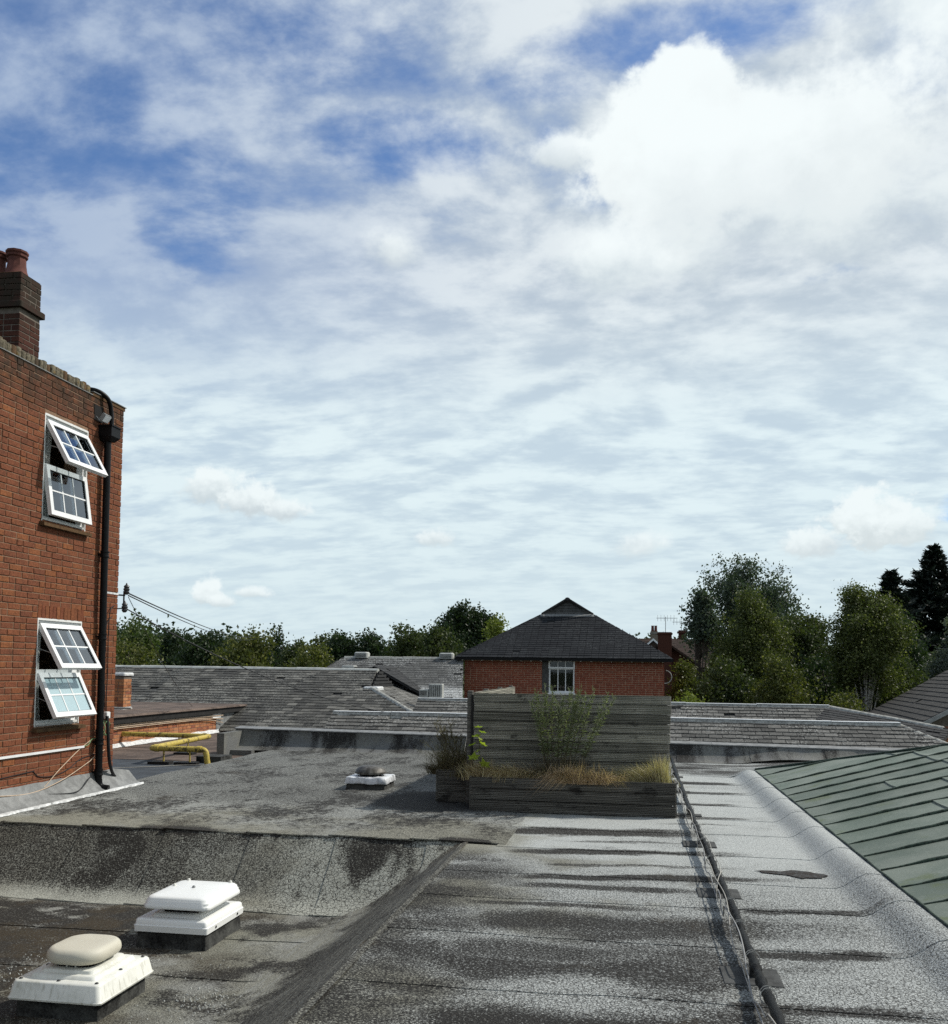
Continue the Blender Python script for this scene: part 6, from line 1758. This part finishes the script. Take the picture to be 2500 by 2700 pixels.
def tree(label, x, y, w, top, mat, seed, bottom=-1.2, size=.20, n=420, per=34, rad=.42, lobes=9, bark='bark', depth=None, shell=.55, squash=1.0, name='broadleaf_tree', cat='tree', stems=1, group=None, vis_trunk=.14, upright=False, ragged=.22, lobe_r=(.30, .48)):
    r = np.random.default_rng(seed)
    t = thing(name, label, cat, (x, y, -3.3), group)
    d = depth or w
    if x < -14 and top < 7: top = 1.7 + (top - 1.7) * .86
    h = top - bottom; cz = (top + bottom) / 2
    # crown outline: a handful of lobes of unequal size inside the overall envelope
    L = []
    for k in range(lobes):
        a = r.uniform(0, 6.283); e = r.uniform(-.9, .95)
        q = math.sqrt(max(0, 1 - e * e)) * r.uniform(.35, .70)
        if upright: q *= .75
        rr = r.uniform(*lobe_r)
        L.append((x + math.cos(a) * q * w / 2 , y + math.sin(a) * q * d / 2, cz + e * h / 2 * (.80 - rr * .45), rr))
    L.append((x + r.normal() * w * .05, y, top - h * lobe_r[0] * .55, lobe_r[0] + .05)); L.append((x, y, cz, .50))
    C = []
    m = n // len(L)
    for (lx, ly, lz, rr) in L:
        g = r.normal(0, 1, (m, 3)); g /= np.linalg.norm(g, axis=1)[:, None]
        q = (shell + (1 - shell) * r.uniform(0, 1, m) ** .6) * (1 + r.normal(0, ragged, m))
        g = g * q[:, None]
        C.append(np.stack([lx + g[:, 0] * rr * w * .58, ly + g[:, 1] * rr * d * .58, lz + g[:, 2] * rr * h * .52 * squash], 1))
    C = np.concatenate(C)
    C = C[(C[:, 2] < top) & (C[:, 2] > bottom - .3)]
    V, Q = leaf_cloud(r, C, rad, per, size)
    finish('crown', np_mesh('crown', V, Q), mat, t, kind='stuff')
    mb = MB()
    for s_ in range(stems):
        ox = (s_ - (stems - 1) / 2) * w * .14
        tr = bez((x + ox * .6, y, -3.3), (x + ox, y, -1), (x + ox * 1.5 + r.normal() * .1, y, cz), (x + ox * 2 + r.normal() * .2, y, top - h * (.12 if stems == 1 else .42)), 12)
        rt = vis_trunk / stems ** .5
        mb.tube(tr, [rt * (1 - .85 * k / 12) for k in range(13)], 8)
        for (lx, ly, lz, rr) in L[s_::stems]:
            k = int(np.clip(3 + 7 * (lz - bottom) / h - 1.5, 2, 10)); p0 = tr[k]
            e = Vector((lx, ly, lz + .15 * h * rr)); mid = p0.lerp(e, .5) + Vector((0, 0, .06 * h))
            mb.tube([p0, p0.lerp(mid, .5) * .5 + p0.lerp(e, .25) * .5, mid, mid.lerp(e, .5), e], [rt * .42, rt * .34, rt * .25, rt * .16, rt * .06], 5)
            sel = C[np.argsort(((C - np.array([lx, ly, lz])) ** 2).sum(1))[:14:2]]
            for c in sel:
                mb.tube([mid.lerp(e, .3), mid.lerp(Vector(c), .6), Vector(c)], [rt * .12, rt * .08, rt * .03], 3, caps=False)
    mb.build('trunk', bark, t, smooth='all')
    return t

def conifer(label, x, y, w, top, mat, seed, bottom=-2.0, lean=0.0, layers=34, droop=.25, rag=.35):
    r = np.random.default_rng(seed)
    t = thing('conifer', label, 'tree', (x, y, -3.3))
    mb = MB(); mb.tube([(x, y, -3.3), (x + lean * .4, y, top * .5), (x + lean, y, top - .1)], [.22, .13, .02], 8); mb.build('trunk', 'bark', t)
    V = []; Q = []; cnt = 0
    for k in range(layers):
        f = k / (layers - 1); z = bottom + (top - bottom) * f
        R = w / 2 * (1 - f) ** .75 * (1 + r.normal(0, rag * .4)) + .10
        nb = int(9 + 8 * (1 - f))
        for b in range(nb):
            a = r.uniform(0, 6.283); l = R * r.uniform(.55, 1.12)
            m = int(16 + 60 * l)
            s = np.sqrt(r.uniform(.02, 1, m)); px = np.cos(a) * s * l; py = np.sin(a) * s * l
            pz = z - droop * s * l + .30 * s ** 3 * l + r.normal(0, .05, m)
            off = r.normal(0, 1, (m, 3)) * (.05 + .10 * l * (1 - s * .6))[:, None]; off[:, 2] *= .5
            P = np.stack([x + lean * f + px, y + py, pz], 1) + off
            dirv = np.stack([np.cos(a) + r.normal(0, .6, m), np.sin(a) + r.normal(0, .6, m), r.normal(.25, .35, m)], 1); dirv /= np.linalg.norm(dirv, axis=1)[:, None]
            sd = np.cross(dirv, r.normal(0, 1, (m, 3))); sd /= np.linalg.norm(sd, axis=1)[:, None] + 1e-9
            ln = r.uniform(.16, .34, m)[:, None]; wd = r.uniform(.04, .075, m)[:, None]
            vv = np.stack([P - sd * wd, P + sd * wd, P + dirv * ln + sd * wd * .2, P + dirv * ln - sd * wd * .2], 1)
            V.append(vv.reshape(-1, 3))
    V = np.concatenate(V)
    finish('crown', np_mesh('crown', V, np.arange(len(V)).reshape(-1, 4)), mat, t, kind='stuff')

# left row, beyond the slate roofs
tree('light green tree close against the brick building corner', -26.9, 48, 3.4, 4.5, 'leaf_light', 101, -1, .20, 300, 30, .45)
tree('broad olive bush below the light green tree, far left', -23.6, 42, 4.4, 2.95, 'leaf_olive', 102, -1.5, .17, 380, 34, .38, name='bush', cat='bush')
tree('dark round tree second in the left row', -38.2, 75, 4.2, 5.05, 'leaf_dark', 103, -1.5, .26, 330, 30, .55)
tree('dark green round tree right of the overhead wire foot', -32.7, 70, 4.9, 4.8, 'leaf_dark', 104, -1.5, .25, 380, 30, .55)
tree('olive sunlit tree with open branches, middle of the left row', -26.0, 62, 5.4, 4.6, 'leaf_olive', 105, -1.5, .22, 420, 30, .5, ragged=.3)
tree('tall dark tree behind the olive tree', -31.0, 80, 3.6, 5.45, 'leaf_dark', 106, -1.5, .27, 280, 28, .55)
tree('small mid-green tree stepping down at the gap', -27.3, 75, 3.2, 4.1, 'leaf_mid', 107, -1.5, .25, 240, 28, .5)
tree('low rounded olive-brown bush left of the ridge vents', -18.8, 55, 4.6, 3.15, 'leaf_olive', 108, -1.5, .19, 360, 32, .42, name='bush', cat='bush')
tree('slim pale tree at the right side of the gap', -31.6, 95, 2.8, 5.5, 'leaf_mid', 109, -1.5, .3, 200, 26, .6)
tree('dark tree just right of the gap above the ridge vent', -26.5, 85, 4.0, 5.3, 'leaf_dark', 110, -1.5, .28, 320, 30, .6)
tree('dark tree left of the brighter green one, middle distance', -23.6, 85, 4.2, 5.45, 'leaf_dark', 111, -1.5, .28, 330, 30, .6)
tree('mid-green tall tree left of the big oak', -18.2, 75, 4.4, 5.6, 'leaf_mid', 112, -1.5, .25, 360, 32, .5)
tree('green tree at the foot of the big oak', -14.2, 70, 4.0, 5.1, 'leaf_mid', 113, -1.5, .24, 340, 32, .5)
tree('big dark round-headed oak left of the house roof', -17.5, 100, 7.4, 8.5, 'leaf_dark', 114, 1.2, .32, 620, 34, .62, lobes=13, ragged=.16)
tree('bright yellow-green tree peeping beside the house roof', -11.3, 80, 2.4, 6.1, 'leaf_yellow', 115, 0, .24, 200, 28, .5)
tree('dark bush filling in below the big oak', -17.0, 82, 6.0, 4.6, 'leaf_dark', 116, -1.5, .26, 340, 30, .6, name='bush', cat='bush')
# right-hand group
tree('tall grey-green ash with a ragged crown, tallest on the right', 5.95, 50, 6.9, 7.5, 'leaf_ash', 221, 0.4, .14, 900, 46, .38, lobes=22, ragged=.38, lobe_r=(.20, .36), shell=.42, stems=3, vis_trunk=.16)
tree('olive multi-stemmed birch in front of the ragged ash', 4.95, 42, 4.1, 5.05, 'leaf_birch', 122, -1.4, .10, 1150, 60, .32, lobes=22, stems=4, bark='pole_wood', ragged=.30, lobe_r=(.16, .34))
tree('small drooping grey-green tree left of the ragged ash', 3.25, 47, 1.9, 5.6, 'leaf_ash', 123, 3.1, .15, 260, 30, .30, lobes=7, ragged=.3)
tree('dark filler tree between the two right-hand birches', 7.9, 46, 4.4, 4.3, 'leaf_mid', 124, -1.6, .14, 760, 44, .38)
tree('broad olive birch with a pale trunk beside the tiled roof', 8.75, 38, 3.75, 4.95, 'leaf_birch', 125, 0.7, .095, 1250, 60, .30, lobes=24, bark='birch_bark', vis_trunk=.13, ragged=.32, lobe_r=(.15, .33))
conifer('tall black-green conifer at the right edge', 16.3, 55, 8.0, 8.6, 'leaf_conifer', 126, -2, layers=40)
conifer('smaller dark conifer left of the tall conifer', 13.3, 52, 5.0, 6.9, 'leaf_conifer', 127, -1.5, layers=30, rag=1.2)
tree('silvery grey shrub above the tiled roof', 13.6, 43, 2.2, 4.0, 'leaf_grey', 128, 0, .13, 300, 34, .28, name='shrub', cat='shrub')
tree('sunlit olive shrub in front of the right-hand birch', 5.0, 34, 2.0, 2.2, 'leaf_olive', 129, -.9, .10, 420, 36, .24, name='shrub', cat='shrub', ragged=.32)
tree('low olive-brown bush above the second slate ridge', 6.4, 31, 2.3, 1.1, 'leaf_olive', 130, -1.6, .09, 380, 36, .22, name='bush', cat='bush')
tree('bright clipped hedge top right of the timber screen', 1.55, 27, 1.5, 1.0, 'leaf_yellow', 131, -1.4, .075, 300, 34, .20, name='hedge', cat='hedge')
tree('yellowish shrub against the right corner of the brick house', 1.95, 37.5, 1.6, 2.05, 'leaf_olive', 132, -1.2, .10, 380, 34, .24, name='shrub', cat='shrub')
tree('dark shrub under the multi-stemmed birch', 3.4, 36, 2.9, 2.1, 'leaf_mid', 133, -1.4, .11, 520, 36, .28, name='shrub', cat='shrub')
tree('dark undergrowth bush beside the pale birch trunk', 8.0, 41, 4.2, 2.3, 'leaf_dark', 134, -1.8, .12, 560, 36, .32, name='bush', cat='bush')
tree('dark green bush at the left edge of the tiled roof', 10.4, 40.5, 3.2, 2.3, 'leaf_mid', 135, -1.8, .12, 480, 36, .32, name='bush', cat='bush')
tree('dark hedge tree beneath the tall conifer', 13.0, 50, 4.5, 3.4, 'leaf_dark', 136, -2, .15, 480, 34, .4)
tree('dark tree filling the gap between birch and conifers', 12.4, 47, 3.4, 4.3, 'leaf_dark', 137, -1.5, .15, 520, 40, .40)
# far-off wood that closes the horizon
r = np.random.default_rng(77)
C = []
for k in range(1500):
    a = r.uniform(-.62, .42); dd = r.uniform(150, 185); hh = 1.7 + (2.6 + 1.6 * math.sin(a * 23) + .9 * math.sin(a * 61 + 1)) * dd / 165
    C.append((math.sin(a) * dd, math.cos(a) * dd, hh * (1 - r.uniform(0, 1) ** 2 * .9) + r.normal(0, .4)))
V, Q = leaf_cloud(r, np.array(C), 2.3, 26, .8)
o = finish('far_woodland', np_mesh('far_woodland', V, Q), 'leaf_dark', None, kind='stuff')
o['label'] = 'distant belt of dark woodland on the horizon'
